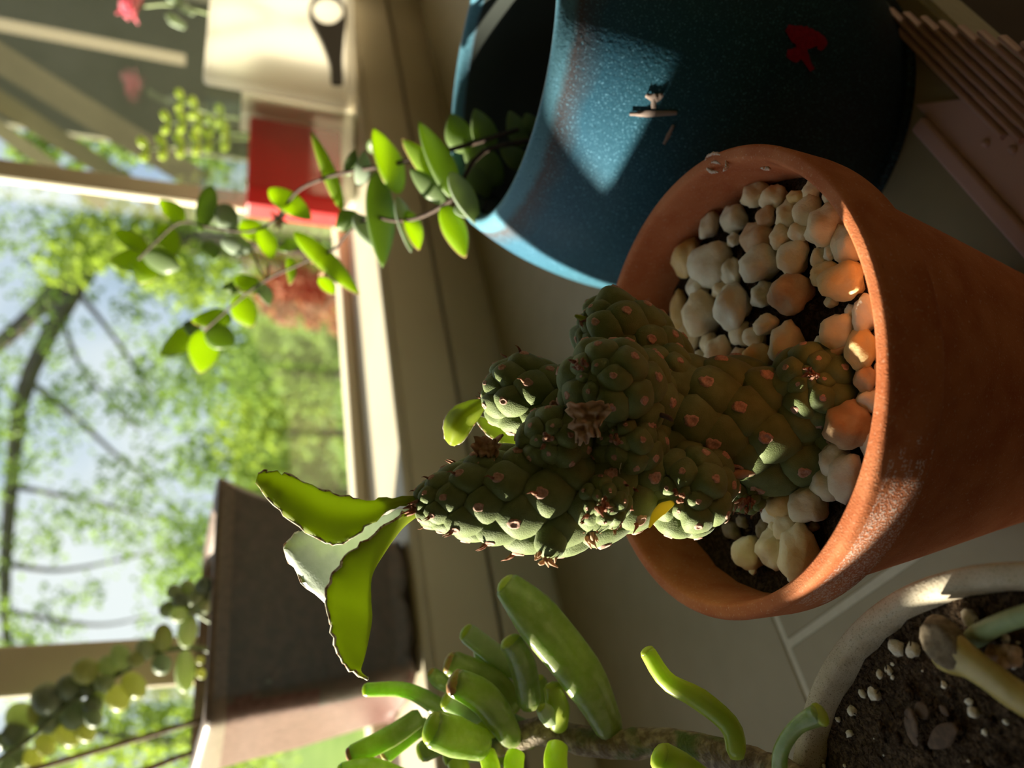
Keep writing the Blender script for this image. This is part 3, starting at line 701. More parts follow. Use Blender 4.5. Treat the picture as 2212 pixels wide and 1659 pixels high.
def cleaf(b, t, w, kind, d=None, roll=0, bend=6):
    dm = d or (dz((b[0] + t[0]) / 2)); s = dm / FPX
    pb, pt = P(*b, dm), P(*t, dm - .004)
    mid = P((b[0] + t[0]) / 2 + bend * .3, (b[1] + t[1]) / 2, dm - .002 - bend * s * .5)
    upv = toc(pb); ax = (pt - pb).normalized(); upv = Quaternion(ax, roll) @ upv
    pth = catmull([pb, mid, pt], 15); rs = []
    for i in range(15):
        u = i / 14; rs.append(max(w * s / 2 * (math.sin(math.pi * min(u ** .85 * .97 + .03, 1)) ** .72), .00012))
    m = {'b': 'crassula_leaf', 'p': 'crassula_pale', 'd': 'crassula_dark'}[kind]
    v, f = tube(pth, rs, 12, [max(r * .30, .0001) for r in rs], upv)
    o = MB().add(v, f).build('leaf', m, crs)
    T, N, B = frames(pth, upv)
    if kind == 'b':
        for sg in (-1, 1):
            MB().add(*tube([pth[i] + B[i] * rs[i] * sg * .96 for i in range(3, 15)], [.00022] * 12, 5)).build('leaf_rim', 'leaf_rim', o)
    return o
for a in (((955, 445), (1005, 556), 54, 'b'), ((985, 430), (905, 262), 64, 'd'), ((975, 415), (868, 300), 52, 'b'), ((960, 440), (885, 365), 46, 'd'), ((975, 372), (1032, 486), 52, 'p'), ((862, 418), (806, 276), 66, 'b'),
          ((812, 372), (826, 578), 62, 'd'), ((758, 500), (735, 455), 60, 'd'), ((765, 465), (818, 540), 44, 'p'), ((740, 455), (672, 284), 32, 'b'), ((775, 402), (786, 325), 34, 'p'), ((748, 380), (766, 322), 30, 'd'),
          ((858, 425), (888, 545), 34, 'p'), ((880, 455), (905, 540), 40, 'b'), ((636, 502), (776, 636), 44, 'b'), ((582, 408), (672, 474), 52, 'b'), ((395, 482), (345, 432), 44, 'b'), ((458, 402), (430, 502), 50, 'd'),
          ((345, 486), (380, 552), 46, 'b'), ((248, 498), (325, 545), 38, 'b'), ((320, 560), (238, 562), 56, 'b'), ((310, 555), (392, 578), 58, 'd'), ((318, 548), (300, 612), 66, 'b'), ((470, 445), (505, 505), 54, 'p'), ((478, 522), (548, 540), 44, 'p'),
          ((526, 475), (560, 525), 50, 'b'), ((566, 490), (584, 560), 50, 'b'), ((622, 556), (626, 615), 28, 'b'), ((506, 598), (572, 634), 42, 'b'), ((520, 620), (478, 622), 26, 'd'), ((560, 610), (582, 660), 32, 'p'), ((505, 642), (545, 706), 56, 'b'),
          ((500, 684), (412, 692), 50, 'b'), ((430, 705), (346, 765), 62, 'b'), ((440, 712), (432, 806), 66, 'b'), ((445, 715), (506, 745), 56, 'd'), ((430, 715), (395, 700), 40, 'd'), ((690, 600), (722, 636), 30, 'b'), ((640, 520), (600, 540), 34, 'd'), ((450, 520), (460, 560), 40, 'd'),
          ((800, 330), (830, 290), 50, 'd'), ((985, 445), (1010, 470), 30, 'p')):
    h_ = hash((a[0][0] * 31 + a[1][1])) % 100 / 100
    cleaf(*a, roll=(h_ - .5) * 1.1, bend=6 + 14 * h_)
for (b, t, w) in (((1000, 330), (975, 245), 60), ((1060, 330), (1025, 235), 56), ((1080, 400), (1000, 300), 70), ((1130, 320), (1100, 240), 46), ((1140, 360), (1080, 320), 46), ((1050, 430), (1010, 350), 60), ((1150, 290), (1135, 245), 40)):
    cleaf(b, t, w, 'd', d=.285, roll=.2)
for (x, y, n_, sd_) in ((603, 475, 8, 1), (700, 575, 10, 2), (690, 555, 6, 3)):
    rgf = random.Random(sd_); mb = MB(); c = P(x, y, dz(x))
    for i in range(n_):
        e = Vector((rgf.uniform(-1, 1), rgf.uniform(-1, 1), rgf.uniform(-1, 1))).normalized() * .004
        mb.add(*tube([c, c + e * .6, c + e * 1.2], [.0007, .0009, .0002], 6))
    mb.build('dried_flower', 'dry_flower', crs)
for pts in ([(545, 540), (560, 580), (575, 605)], [(580, 570), (580, 590), (575, 605)]):
    MB().add(*tube(catmull([P(x, y, dz(x)) for (x, y) in pts], 8), .0004, 6)).build('dry_stalk', 'twig', crs)

# ================================================================ pale stone pot with soil
PC = Vector((-.01497, .10155, 0)); ZR = .198 - .11183
ppot = thing('stone_pot', 'round speckled cream pot of dark soil with white granules', 'pot', PC)
pp = [(.0001, 0), (.040, 0), (.0415, .001), (.045, .020), (.0505, .050), (.0545, ZR - .012), (.0562, ZR - .0045), (.0570, ZR - .0018), (.0568, ZR - .0005), (.0563, ZR), (.0541, ZR), (.0535, ZR - .0006), (.0531, ZR - .0018), (.0526, ZR - .005), (.0510, ZR - .014), (.0480, ZR - .020)]
MB().add(*lathe(pp, PC, 96)).build('pot_body', 'pale_stone', ppot)
ZP = ZR - .0045
psoil = MB().add(*soil_disc(PC, .0527, ZP, .0013, 170, 34, 96)).build('potting_soil', 'soil_pale', ppot)
PERL = [meshof('perlite_granule', *lump(ICO2, 11 + k, .45, 1.9), ['perlite']) for k in range(4)]
c9 = CX(1650, 1200, 562 / 2031)
for i, (a, b, w) in enumerate(((1035, 720, 140), (1160, 740, 110), (965, 575, 30), (975, 895, 75), (910, 930, 75), (1005, 950, 35), (865, 1075, 115), (770, 1080, 70), (690, 1215, 85), (580, 1280, 50), (670, 1390, 65), (1005, 848, 35), (680, 808, 20),
    (1605, 490, 130), (1890, 650, 75), (1985, 680, 30), (1640, 1225, 100), (1605, 1140, 60), (1410, 1010, 60), (1725, 1380, 50), (1888, 1300, 45), (425, 1595, 28), (460, 1600, 28), (465, 1475, 18), (630, 1640, 32), (1598, 1605, 22), (470, 1645, 40), (935, 1560, 14), (1955, 870, 40), (1240, 900, 20), (860, 1430, 16))):
    x, y = c9(a, b); p = ONZ(x, y, ZP + .0006); s = w * 562 / 2031 / 2 * depth(p) / FPX
    h_ = random.Random(i); o = place('perlite_granule', PERL[i % 4], psoil, Matrix.Translation(p) @ Matrix.Rotation(h_.uniform(0, 6), 4, 'Z') @ Matrix.Diagonal((s * h_.uniform(.75, 1), s * h_.uniform(.9, 1.2), s * .8, 1)))
mbs = MB(); rgs = random.Random(5)
for i in range(420):
    a = rgs.uniform(0, 6.283); r = .051 * math.sqrt(rgs.random()); c = Vector((PC.x + r * math.cos(a), PC.y + r * math.sin(a), ZP + rgs.uniform(-.0003, .0010)))
    v, f = lump(ICO1, i, .5, 1.6); s = rgs.uniform(.0004, .0012); k = (rgs.uniform(.6, 2.0), 1, .6); R3 = Matrix.Rotation(rgs.uniform(0, 6.28), 3, 'Z')
    mbs.add([c + R3 @ Vector((q.x * s * k[0], q.y * s, q.z * s * k[2])) for q in v], f)
for i in range(160):
    a = rgs.uniform(0, 6.283); r = .048 * math.sqrt(rgs.random()); c = Vector((PC.x + r * math.cos(a), PC.y + r * math.sin(a), ZP + .0009))
    d = Vector((rgs.uniform(-1, 1), rgs.uniform(-1, 1), rgs.uniform(-.1, .25))); e = Vector((rgs.uniform(-1, 1), rgs.uniform(-1, 1), 0))
    mbs.add(*tube(catmull([c, c + d * .0022 + e * .0008, c + d * .005], 6), [.00012] * 6, 4))
mbs.build('soil_crumbs', 'soil_pale', psoil, kind='stuff')
mbc = MB()
for i in range(160):
    a = rgs.uniform(0, 6.283); r = .046 * math.sqrt(rgs.random()); c = Vector((TC.x + r * math.cos(a), TC.y + r * math.sin(a), ZS + rgs.uniform(-.0003, .0012)))
    v, f = lump(ICO1, i, .5, 1.6); s = rgs.uniform(.0005, .0017); mbc.add([c + q * s for q in v], f)
mbc.build('soil_crumbs', 'soil', [o for o in pot.children if o.name.startswith('potting_soil')][0], kind='stuff')
def dleaf(pts, w, seed):
    pth = catmull([ONZ(*c9(a, b), ZP + z) for (a, b, z) in pts], 12); rs = [w / 2 * math.sin(math.pi * (i + 1) / 13.5) for i in range(12)]
    MB().add(*tube(pth, rs, 9, [r * .16 for r in rs], UP)).build('dead_leaf', 'dry_leaf', psoil)
dleaf([(1100, 1240, .002), (1150, 1270, .0028), (1150, 1380, .002), (1200, 1480, .002)], .0042, 1); dleaf([(1180, 1230, .002), (1280, 1190, .002)], .003, 2); dleaf([(1390, 1230, .0015), (1420, 1190, .0015)], .0022, 3); dleaf([(1290, 1490, .002), (1500, 1330, .002)], .0035, 4)
# cut, dying stalk and a green stalk rooted in the pale pot
stk = thing('cut_stalk', 'thick yellow-brown stalk with a grey-brown cut end, lying across the soil of the cream pot', 'plant stalk', ONZ(2030, 1400, ZP))
e0 = ONZ(2058, 1400, ZP + .0075); tcut = (toc(e0) * .8 + Vector((-.2, .1, .5))).normalized()
sp = [ONZ(2010, 1385, ZP + .0035), ONZ(2070, 1415, ZP + .006), ONZ(2130, 1455, ZP + .0065), ONZ(2200, 1505, ZP + .006), ONZ(2300, 1560, ZP + .003), ONZ(2360, 1590, ZP - .002)]
spc = catmull(sp, 26); k_ = depth(sp[1]) / FPX
MB().add(*tube(spc, [k_ * q for q in ([30, 44, 52, 52, 50, 46, 42, 38, 36, 35] + [34] * 16)], 16, [k_ * q * .55 for q in ([20, 34, 44, 46, 44, 42, 40, 38, 36, 35] + [34] * 16)], UP)).build('stalk', 'dying_stalk', stk)
cf, ff = [], []
o1 = Vector((0, 0, 1)); c0 = ONZ(2025, 1393, ZP + .0078); q1 = ONZ(2060, 1440, ZP + .0078) - ONZ(1990, 1348, ZP + .0078); q2 = ONZ(2060, 1360, ZP + .0078) - ONZ(1990, 1425, ZP + .0078)
for i in range(0, 5):
    for k in range(24):
        a = 2 * math.pi * k / 24; r = 1.3 * max(i / 4, .02); cf.append(c0 + q1 * (.50 * r * math.cos(a)) + q2 * (.33 * r * math.sin(a)) + UP * (.0004 * noise.noise(Vector((r * 3 * math.cos(a), r * 3 * math.sin(a), 0))) - (.0022 if i == 4 else 0)))
for i in range(4):
    for k in range(24):
        a = i * 24 + k; b = i * 24 + (k + 1) % 24; ff.append((a, a + 24, b + 24, b))
ff.append(tuple(range(24)))
MB().add(cf, ff).build('cut_end', 'cut_face', stk, label='rough grey-brown cut end')
gs = [ONZ(2095, 1385, ZP - .001), ONZ(2130, 1362, ZP + .004), ONZ(2180, 1340, ZP + .007), ONZ(2260, 1315, ZP + .010), ONZ(2330, 1290, ZP + .013)]
MB().add(*tube(catmull(gs, 18), [k_ * q for q in (20, 22, 23, 23, 22, 21, 21, 20, 20, 20, 20, 20, 20, 20, 19, 18, 14, 8)], 12)).build('green_stalk', 'green_stalk', None, loc=gs[0], label='short pale green stalk leaning out of soil beside the cut stalk', cat='plant stalk')
def clump():
    mb = MB(); rgc = random.Random(2)
    for i in range(40):
        c = ONZ(*c9(1860 + rgc.uniform(-90, 120), 780 + rgc.uniform(-60, 60)), ZP + rgc.uniform(.001, .004)); v, f = lump(ICO1, i, .5, 1.6); s = rgc.uniform(.0005, .0011); mb.add([c + q * s for q in v], f)
    mb.build('bark_clump', 'dry_flower', psoil)
clump()

# ================================================================ finger-leaved jade at the lower left
jade = thing('finger_jade', 'gnarled succulent with fat finger-like green leaves, rooted in the cream pot', 'plant', ONZ(1810, 1740, ZP))
tr = [ONZ(1830, 1745, ZP - .004), P(1740, 1700, .150), P(1660, 1662, .160), P(1600, 1642, .166), P(1520, 1620, .173), P(1420, 1604, .180), P(1340, 1608, .185), P(1260, 1600, .190), P(1180, 1578, .195), P(1100, 1600, .198), P(1040, 1640, .199)]
tp = catmull(tr, 60)
rt_ = [(.0034 + .0007 * noise.noise(Vector((i * .35, 0, 0)))) * (1 if i < 52 else 1 - (i - 52) * .07) for i in range(60)]
MB().add(*tube(tp, rt_, 16)).build('trunk', 'jade_bark', jade)
def jl(pts, ws, m='finger_leaf', d=.188, thick=.62, tip=None, roll=0):
    q = [(p[0], p[1], p[2] if len(p) > 2 else d) for p in pts]
    P3 = [P(*p) for p in q]; k = d / FPX
    ax = (P3[-1] - P3[0]).normalized(); upv = Quaternion(ax, roll) @ toc(P3[0])
    o = MB().add(*fleshy(P3, [w * k for w in ws], thick, up=upv, blunt=.55)).build('leaf', m, jade)
    dr = (P3[-1] - P3[-2]).normalized(); w = ws[-1] * k / 2
    nx = (upv - dr * upv.dot(dr)).normalized(); sx = dr.cross(nx)
    v, f = ICO2; c = P3[-1] - dr * w * .30
    MB().add([c + sx * (q.x * w * .93) + nx * (q.y * w * .93 * thick) + dr * (q.z * w * .52) for q in v], f).build('leaf_tip', 'leaf_tip_red' if tip else 'finger_leaf_yellow', o, label='reddish leaf tip' if tip else None)
    return o
jl([(1328, 1594, .186), (1262, 1465, .184), (1160, 1335, .183), (1088, 1256, .183)], [60, 100, 104, 58], d=.184, tip=None, roll=.3)
jl([(1112, 1608, .194), (1075, 1545, .190), (1035, 1500, .187), (975, 1470, .185)], [46, 68, 72, 64], tip=1)
jl([(1115, 1535, .196), (1060, 1475, .196), (965, 1428, .196)], [64, 70, 56], tip=1)
jl([(1145, 1530, .192), (1130, 1440, .188), (1100, 1380, .185)], [52, 58, 52])
jl([(1150, 1470, .198), (1085, 1425, .198), (1002, 1362, .198)], [44, 50, 46], 'finger_leaf_silver')
jl([(960, 1535, .200), (880, 1492, .198), (785, 1490, .196)], [44, 34, 30])
jl([(910, 1545, .200), (845, 1590, .197), (752, 1636, .194)], [42, 48, 44], tip=1)
jl([(925, 1560, .202), (870, 1600, .2), (828, 1636, .198)], [36, 40, 36], tip=1)
jl([(1052, 1612, .190), (985, 1592, .184), (925, 1570, .180)], [64, 84, 76], d=.184)
jl([(965, 1600, .200), (905, 1628, .2)], [44, 48])
jl([(1080, 1575, .199), (1000, 1572, .199), (950, 1545, .199)], [40, 44, 36], 'finger_leaf_yellow')
jl([(1040, 1545, .196), (1000, 1530, .193), (960, 1510, .190)], [44, 52, 44], 'finger_leaf_silver')
jl([(975, 1485, .199), (950, 1470, .198), (928, 1450, .197)], [30, 40, 26], tip=1)
jl([(1060, 1470, .203), (1045, 1430, .203), (1035, 1398, .203)], [34, 38, 32])
jl([(1207, 1578, .190), (1205, 1530, .186), (1192, 1478, .184)], [36, 52, 38], 'finger_leaf_yellow')
jl([(1195, 1560, .188), (1180, 1540, .184), (1168, 1527, .182)], [36, 40, 26], 'finger_leaf_silver')
jl([(1180, 1530, .200), (1170, 1500, .200), (1158, 1462, .200)], [44, 48, 40])
jl([(1592, 1638, .160), (1578, 1570, .160), (1510, 1510, .160), (1440, 1470, .161), (1395, 1402, .162)], [42, 46, 52, 42, 36], 'finger_leaf_yellow', d=.160)
jl([(1683, 1675, .148), (1688, 1620, .145), (1722, 1570, .142), (1778, 1540, .139)], [34, 34, 36, 56], d=.144)
jl([(1206, 1605, .186), (1200, 1640, .182), (1204, 1690, .179)], [44, 50, 50], 'finger_leaf_yellow')
jl([(1115, 1625, .190), (1110, 1650, .186), (1112, 1690, .184)], [40, 44, 40], 'finger_leaf_yellow')
jl([(1050, 1622, .192), (1060, 1655, .188), (1064, 1690, .186)], [38, 40, 40], 'finger_leaf_yellow')
jl([(985, 1640, .196), (992, 1662, .194), (990, 1690, .192)], [44, 48, 44], 'finger_leaf_yellow')
jl([(1520, 1690, .165), (1470, 1660, .160), (1420, 1632, .156)], [60, 70, 66], 'finger_leaf_yellow', d=.158)
jl([(1100, 1640, .206), (1020, 1625, .206), (960, 1640, .205)], [40, 44, 36])
jl([(880, 1690, .196), (800, 1662, .193), (730, 1668, .190)], [50, 50, 36])
jl([(1160, 1605, .199), (1120, 1575, .200), (1060, 1545, .200)], [44, 54, 44])
jl([(1110, 1600, .205), (1060, 1560, .206), (1000, 1560, .206)], [44, 50, 44])

# ================================================================ brown planter with burro's tail
ztop = ONY(455, 1300, .40).z
plx = (.194 + .0); ply = .45
planter = thing('planter', 'square dark brown glazed planter with scalloped foot, standing on the window ledge', 'planter', (plx, ply, ZL))
def rrect(hx, hy, r, n=8):
    o = []
    for (cx, cy, a0) in ((hx - r, hy - r, 0), (-hx + r, hy - r, 90), (-hx + r, -hy + r, 180), (hx - r, -hy + r, 270)):
        for i in range(n): a = math.radians(a0 + 90 * i / (n - 1)); o.append((cx + r * math.cos(a), cy + r * math.sin(a)))
        # straight run
        nx = {0: (-hx + r, hy), 90: (-hx, -hy + r), 180: (hx - r, -hy), 270: (hx, hy - r)}[a0]; lx, ly = o[-1]
        for i in range(1, 12): o.append((lx + (nx[0] - lx) * i / 12, ly + (nx[1] - ly) * i / 12))
    return o
xtl = ONY(445, 1560, .40).x; xtr = ONY(472, 1018, .40).x
htop = ztop - ZL
cxt = (xtl + xtr) / 2; hxt = (xtr - xtl) / 2
xbl = ONY(905, 1470, .415).x; xbr = ONY(895, 1165, .415).x; cxb = (xbl + xbr) / 2; hxb = (xbr - xbl) / 2
rings = []
for (u, dr, mi) in ((0, 0, 0), (.02, .002, 0), (.06, .0005, 0), (.12, 0, 0), (.5, .001, 0), (.80, 0, 0), (.88, .0003, 0), (.91, .0006, 0), (.96, .0012, 1), (.99, .0010, 1), (1.0, -.0008, 1), (1.0, -.006, 1), (.97, -.008, 1), (.80, -.009, 1), (.78, -.010, 1)):
    cx_ = cxb + (cxt - cxb) * u; hx = hxb + (hxt - hxb) * u + dr; yf = .415 + (.40 - .415) * u - dr; yb_ = .490 + .008 * u + dr * .3
    hy = (yb_ - yf) / 2; cy = (yb_ + yf) / 2
    ring = []
    for (a, b) in rrect(hx, hy, .012):
        z = ZL + htop * u
        if u < .03: z += .0045 * (1 - abs(math.sin((a + b) * 95)))
        if u > .95: z += .006 * (b / hy + 1) / 2 * (1)
        ring.append(Vector((cx_ + a, cy + b, z)))
    rings.append((ring, mi))
v, f, mi = [], [], []
ns_ = len(rings[0][0])
for (r, q) in rings: v += r
for i in range(len(rings) - 1):
    for k in range(ns_):
        a = i * ns_ + k; b = i * ns_ + (k + 1) % ns_
        nx = (v[a] + v[b]) / 2 - Vector((cxt, .45, 0)); side = rings[i][0][k].x < cxb - hxb * .9 - (hxt - hxb) * .9 * i / 12 and abs(nx.y) < .05
        f.append((a, b, b + ns_, a + ns_)); mi.append(1 if rings[i + 1][1] else (2 if side else 0))
f.append(tuple(reversed(range(ns_)))); mi.append(0)
MB().add(v, f, mi).build('planter_body', ['planter_glaze', 'planter_rim', 'planter_side'], planter)
MB().add([q + Vector((0, 0, .001)) for q in rings[-1][0]], [tuple(range(ns_))]).build('potting_soil', 'soil', planter, False)
def copy_tree(o, parent=None):
    c = o.copy(); COL.objects.link(c)
    if parent: c.parent = parent
    for ch in list(o.children): copy_tree(ch, c)
    return c
shade_planter = copy_tree(planter); shade_planter.location = (-.0755, .452, ZL); shade_planter.scale = (.34, .8, 1.21)  # out-of-view copy, narrowed and raised to shade the blue pot
shade_planter['label'] = 'tall narrow dark brown planter out of view, added along the ledge to cast shade, left of the planter with canes'
VC = Vector((-.0365, .452, ZL))  # slim vessel out of view, added to drop a dark patch on the blue pot
blocker = thing('blocker', 'slim dark brown vase out of view, added beside the narrow planter to cast shade', 'blocker', VC)
MB().add(*lathe(smooth_prof([(.0001, 0), (.012, 0), (.0145, .004), (.0155, .04), (.0155, .11), (.0148, .145), (.0135, .160), (.0138, .165), (.0128, .166), (.0118, .160), (.0125, .11), (.012, .02), (.0001, .012)]), VC, 32)).build('blocker_body', 'planter_glaze', blocker)
shade_pot = copy_tree(pot); shade_pot.location = (-.146, .4575, ZL); shade_pot.scale = (1.0, .88, 1.245)  # out-of-view copy, added to shade the terracotta body below its band
shade_pot['label'] = 'tall terracotta pot of bare soil out of view, added beside the narrow planter to cast shade'
sed = thing('burros_tail', 'trailing succulent with fat oval grey-green beads of leaf, rising from the brown planter', 'plant', (cxt, .45, ztop - .02))
c1 = CX(0, 1059, 800 / 2212)
def sstem(pts, r=.0016): MB().add(*tube(catmull(pts, 30), r, 8)).build('stem', 'green_stalk', sed)
DS = .415
sstem([Vector((.165, .452, ztop - .022)), P(445, 1402, .425), P(350, 1405, .420), P(300, 1430, .418), P(240, 1465, .416), P(150, 1520, .412), P(60, 1600, .408), P(0, 1640, .405), P(-60, 1690, .403)])
sstem([Vector((.185, .455, ztop - .022)), P(450, 1340, .43), P(410, 1310, .425)], .0013)
spine = catmull([Vector((400, 1405, 0)), Vector((350, 1405, 0)), Vector((300, 1430, 0)), Vector((240, 1465, 0)), Vector((150, 1520, 0)), Vector((60, 1600, 0)), Vector((0, 1640, 0))], 40)
SL = meshof('leaf', *lump(ICO3, 1, .03), ['sedum_leaf']); SLY = meshof('leaf', *lump(ICO3, 2, .03), ['sedum_yellow']); SLD = meshof('leaf', *lump(ICO3, 3, .03), ['sedum_dark'])
def bead(a, b, w, h, kind, clus=None):
    x, y = c1(a, b); s = 800 / 2212 / 2
    best = min(spine, key=lambda q: (q.x - x) ** 2 + (q.y - y) ** 2)
    if clus: best = Vector((*clus, 0))
    dd = DS - .004 + .008 * ((a * 7 + b * 3) % 100) / 100 - (.004 if clus else 0)
    c = P(x, y, dd); base = P(best.x, best.y, DS + .003)
    ax = (c - base); ax = ax.normalized() if ax.length > 1e-5 else toc(c)
    ax = (ax + toc(c) * .08).normalized()
    lx = ax.orthogonal().normalized(); ly = ax.cross(lx)
    L_ = 1.12 * max(w, h) * s * dd / FPX; Wd = 1.1 * min(w, h) * s * dd / FPX
    o = place('leaf', {'n': SL, 'y': SLY, 'd': SLD}[kind], sed, basis(c, lx, ly, ax, (Wd, Wd, L_)))
for (a, b, w, h, k) in ((975, 880, 100, 160, 'y'), (870, 950, 95, 140, 'n'), (725, 1000, 100, 160, 'n'), (810, 1010, 90, 100, 'y'), (510, 1080, 135, 150, 'y'), (645, 1050, 95, 120, 'n'), (625, 1150, 100, 120, 'n'), (530, 1185, 90, 90, 'd'), (415, 1180, 130, 150, 'd'),
                        (800, 1165, 110, 160, 'y'), (705, 1240, 120, 150, 'y'), (965, 1040, 100, 110, 'd'), (1105, 1080, 105, 220, 'n'), (290, 1260, 150, 165, 'd'), (275, 1235, 150, 150, 'n'), (300, 1385, 125, 140, 'd'), (450, 1340, 150, 170, 'd'), (555, 1285, 100, 110, 'd'), (130, 1360, 150, 175, 'n'),
                        (220, 1340, 90, 140, 'y'), (400, 1455, 120, 180, 'y'), (505, 1440, 95, 135, 'y'), (270, 1520, 100, 135, 'y'), (95, 1455, 130, 150, 'd'), (100, 1590, 125, 150, 'd'), (195, 1600, 100, 120, 'y'), (15, 1500, 80, 130, 'd'), (595, 1240, 70, 90, 'n'), (1195, 1015, 45, 55, 'y'), (1200, 1095, 50, 60, 'y'),
                        (40, 1640, 110, 130, 'd'), (360, 1250, 110, 130, 'n'), (560, 1360, 90, 110, 'd')): bead(a, b, w, h, k)
for (a, b, w, h, k) in ((1045, 610, 80, 95, 'n'), (1080, 660, 85, 100, 'd'), (1020, 710, 95, 120, 'n'), (1120, 585, 75, 95, 'n'), (1165, 650, 88, 92, 'n'), (1150, 705, 90, 110, 'n'), (1215, 570, 90, 110, 'd'), (1215, 700, 80, 95, 'n'), (1120, 840, 105, 180, 'n'), (1245, 620, 60, 95, 'd'), (1070, 740, 90, 110, 'n'), (1230, 660, 70, 80, 'd')):
    bead(a, b, w, h, k, clus=(412, 1312))
for i, (a, b, c_) in enumerate((((70, 1662, .41), (250, 1610, .425), (440, 1553, .437)), ((300, 1668, .41), (360, 1645, .42), (470, 1605, .44)))):
    A, B_ = P(*a), P(*c_); A2 = A + (A - B_).normalized() * .12
    MB().add(*tube(catmull([A2, A, P(*b), B_], 16), [.0018 - .0003 * q / 15 for q in range(16)], 9)).build('dry_cane', 'twine', None, loc=B_, label=('long thin brown cane rising steeply from the brown planter' if i == 0 else 'lower short brown cane beside the long one in the planter'), cat='cane')

# ================================================================ pink ribbed tray
tray = thing('ribbed_tray', 'pink plastic tray with fluted ribs, lying on the tiles by the blue pot', 'tray', (.13, .06, .0))
xend = lambda y: .2075 + (y - .058) * 3.2
def slab(y0, y1, x0, x1f, z0, z1):
    v = [Vector((x0, y0, z0)), Vector((x1f(y0), y0, z0)), Vector((x1f(y1), y1, z0)), Vector((x0, y1, z0)), Vector((x0, y0, z1)), Vector((x1f(y0), y0, z1)), Vector((x1f(y1), y1, z1)), Vector((x0, y1, z1))]
    return v, [(0, 3, 2, 1), (4, 5, 6, 7), (0, 1, 5, 4), (1, 2, 6, 5), (2, 3, 7, 6), (3, 0, 4, 7)]
lim = lambda y: min(xend(y), .190)
bevel(MB().add(*slab(.036, .0765, .03, lim, 0, .0012)).build('tray_base', 'pink_plastic', tray, False), .0004)
bevel(MB().add(*slab(.0765, .0815, .03, lambda y: .183, 0, .0032)).build('tray_edge', 'pink_plastic', tray, False), .001, 3)
xb = lambda y: .1565 + (y - .066) * 2.3
for i in range(15):
    y = .0372 + i * .00235
    if y > .0665: break
    x1 = xend(y); x0 = max(xb(y), .05)
    if x1 - x0 < .004: continue
    n_ = 7; prof_ = [(-.0011, .0008), (-.00075, .0022), (-.0003, .0030), (.0003, .0030), (.00075, .0022), (.0011, .0008)]
    v = [Vector((x0 + (.0004 if 0 < k < 5 else 0), y + a, z)) for k, (a, z) in enumerate(prof_)] + [Vector((x1, y + a, z)) for (a, z) in prof_]
    f = [(k, k + 1, k + 7, k + 6) for k in range(5)] + [(0, 6, 11, 5)] + [tuple(range(5, -1, -1)), tuple(range(6, 12))]
    MB().add(v, f).build('rib', 'pink_plastic', tray, False)
for i in range(9):
    y = .041 + i * .0036; x = xb(y) - .006
    v, f = ICO2; MB().add([Vector((x + q.x * .0016, y + q.y * .0011, .0012 + q.z * .0011)) for q in v], f).build('stud', 'pink_plastic', tray)

# ================================================================ clear box on the ledge at the right
E1 = Vector((.975, -.222, 0)).normalized(); E2 = UP.cross(E1); BO = Vector((.600, .447, ZL))
cb = thing('clear_box', 'clear acrylic box with red insert and white panel on the window ledge', 'box', BO)
def solvez(x, y, p):       # height at which a vertical through p crosses the photograph's column x
    lo, hi = -.2, .6
    for _ in range(50):
        m = (lo + hi) / 2; c = MC.transposed() @ (Vector((p.x, p.y, m)) - CAM); X = 1106 + FPX * c.y / c.z
        if X > x: lo = m
        else: hi = m
    return lo
def along(x, y):           # distance along the front face for an image point, and height
    r = RAY(x, y); nrm = E2; t = (BO - CAM).dot(nrm) / r.dot(nrm); p = CAM + r * t; return (p - BO).dot(E1), p.z - ZL
aT = along(440, 440); hB = along(438, 300)[1]
def pbox(name, x0, y0, x1, y1, b0, b1, m, bev=.002):
    A, B_ = along(x0, y0), along(x1, y1)
    a0, a1 = sorted((A[0], B_[0])); c0, c1_ = sorted((A[1], B_[1]))
    return bevel(MB().add(*obox(BO, E1, E2, UP, a0, a1, b0, b1, max(c0, .001), c1_)).build(name, m, cb, False), bev, 3)
aL = 0.0; aR = along(600, -60)[0]; aM = along(500, 195)[0]
mbx = MB(); t_ = .0022; dd_ = .032
for bx in ((aL, aM, 0, t_, 0, hB), (aL, aM, dd_ - t_, dd_, 0, hB), (aL, aL + t_, t_, dd_ - t_, 0, hB), (aM - t_, aM, t_, dd_ - t_, 0, hB), (aL + t_, aM - t_, t_, dd_ - t_, 0, t_), (aL + t_, aM - t_, t_, dd_ - t_, hB * .72, hB * .72 + t_)): mbx.add(*obox(BO, E1, E2, UP, *bx))
mbx.build('box_shell', 'acrylic', cb, False, label='clear acrylic shell')
for (x0, x1) in ((447, 452), (470, 474), (512, 516)):
    pbox('lid_ridge', x0, 432, x1, 205, -.0012, .0, 'acrylic', .0004)
pbox('red_insert', 533, 428, 738, 240, .006, .027, 'red_plastic')
pbox('white_frame', 520, 238, 745, 215, .003, .0285, 'white_plastic'); pbox('white_frame', 742, 428, 772, 240, .003, .0285, 'white_plastic')
pbox('white_panel', 438, 188, 742, -60, -.012, .0, 'white_plastic', .005)
pbox('panel_base', 748, 215, 774, -60, -.014, .029, 'white_plastic', .004)
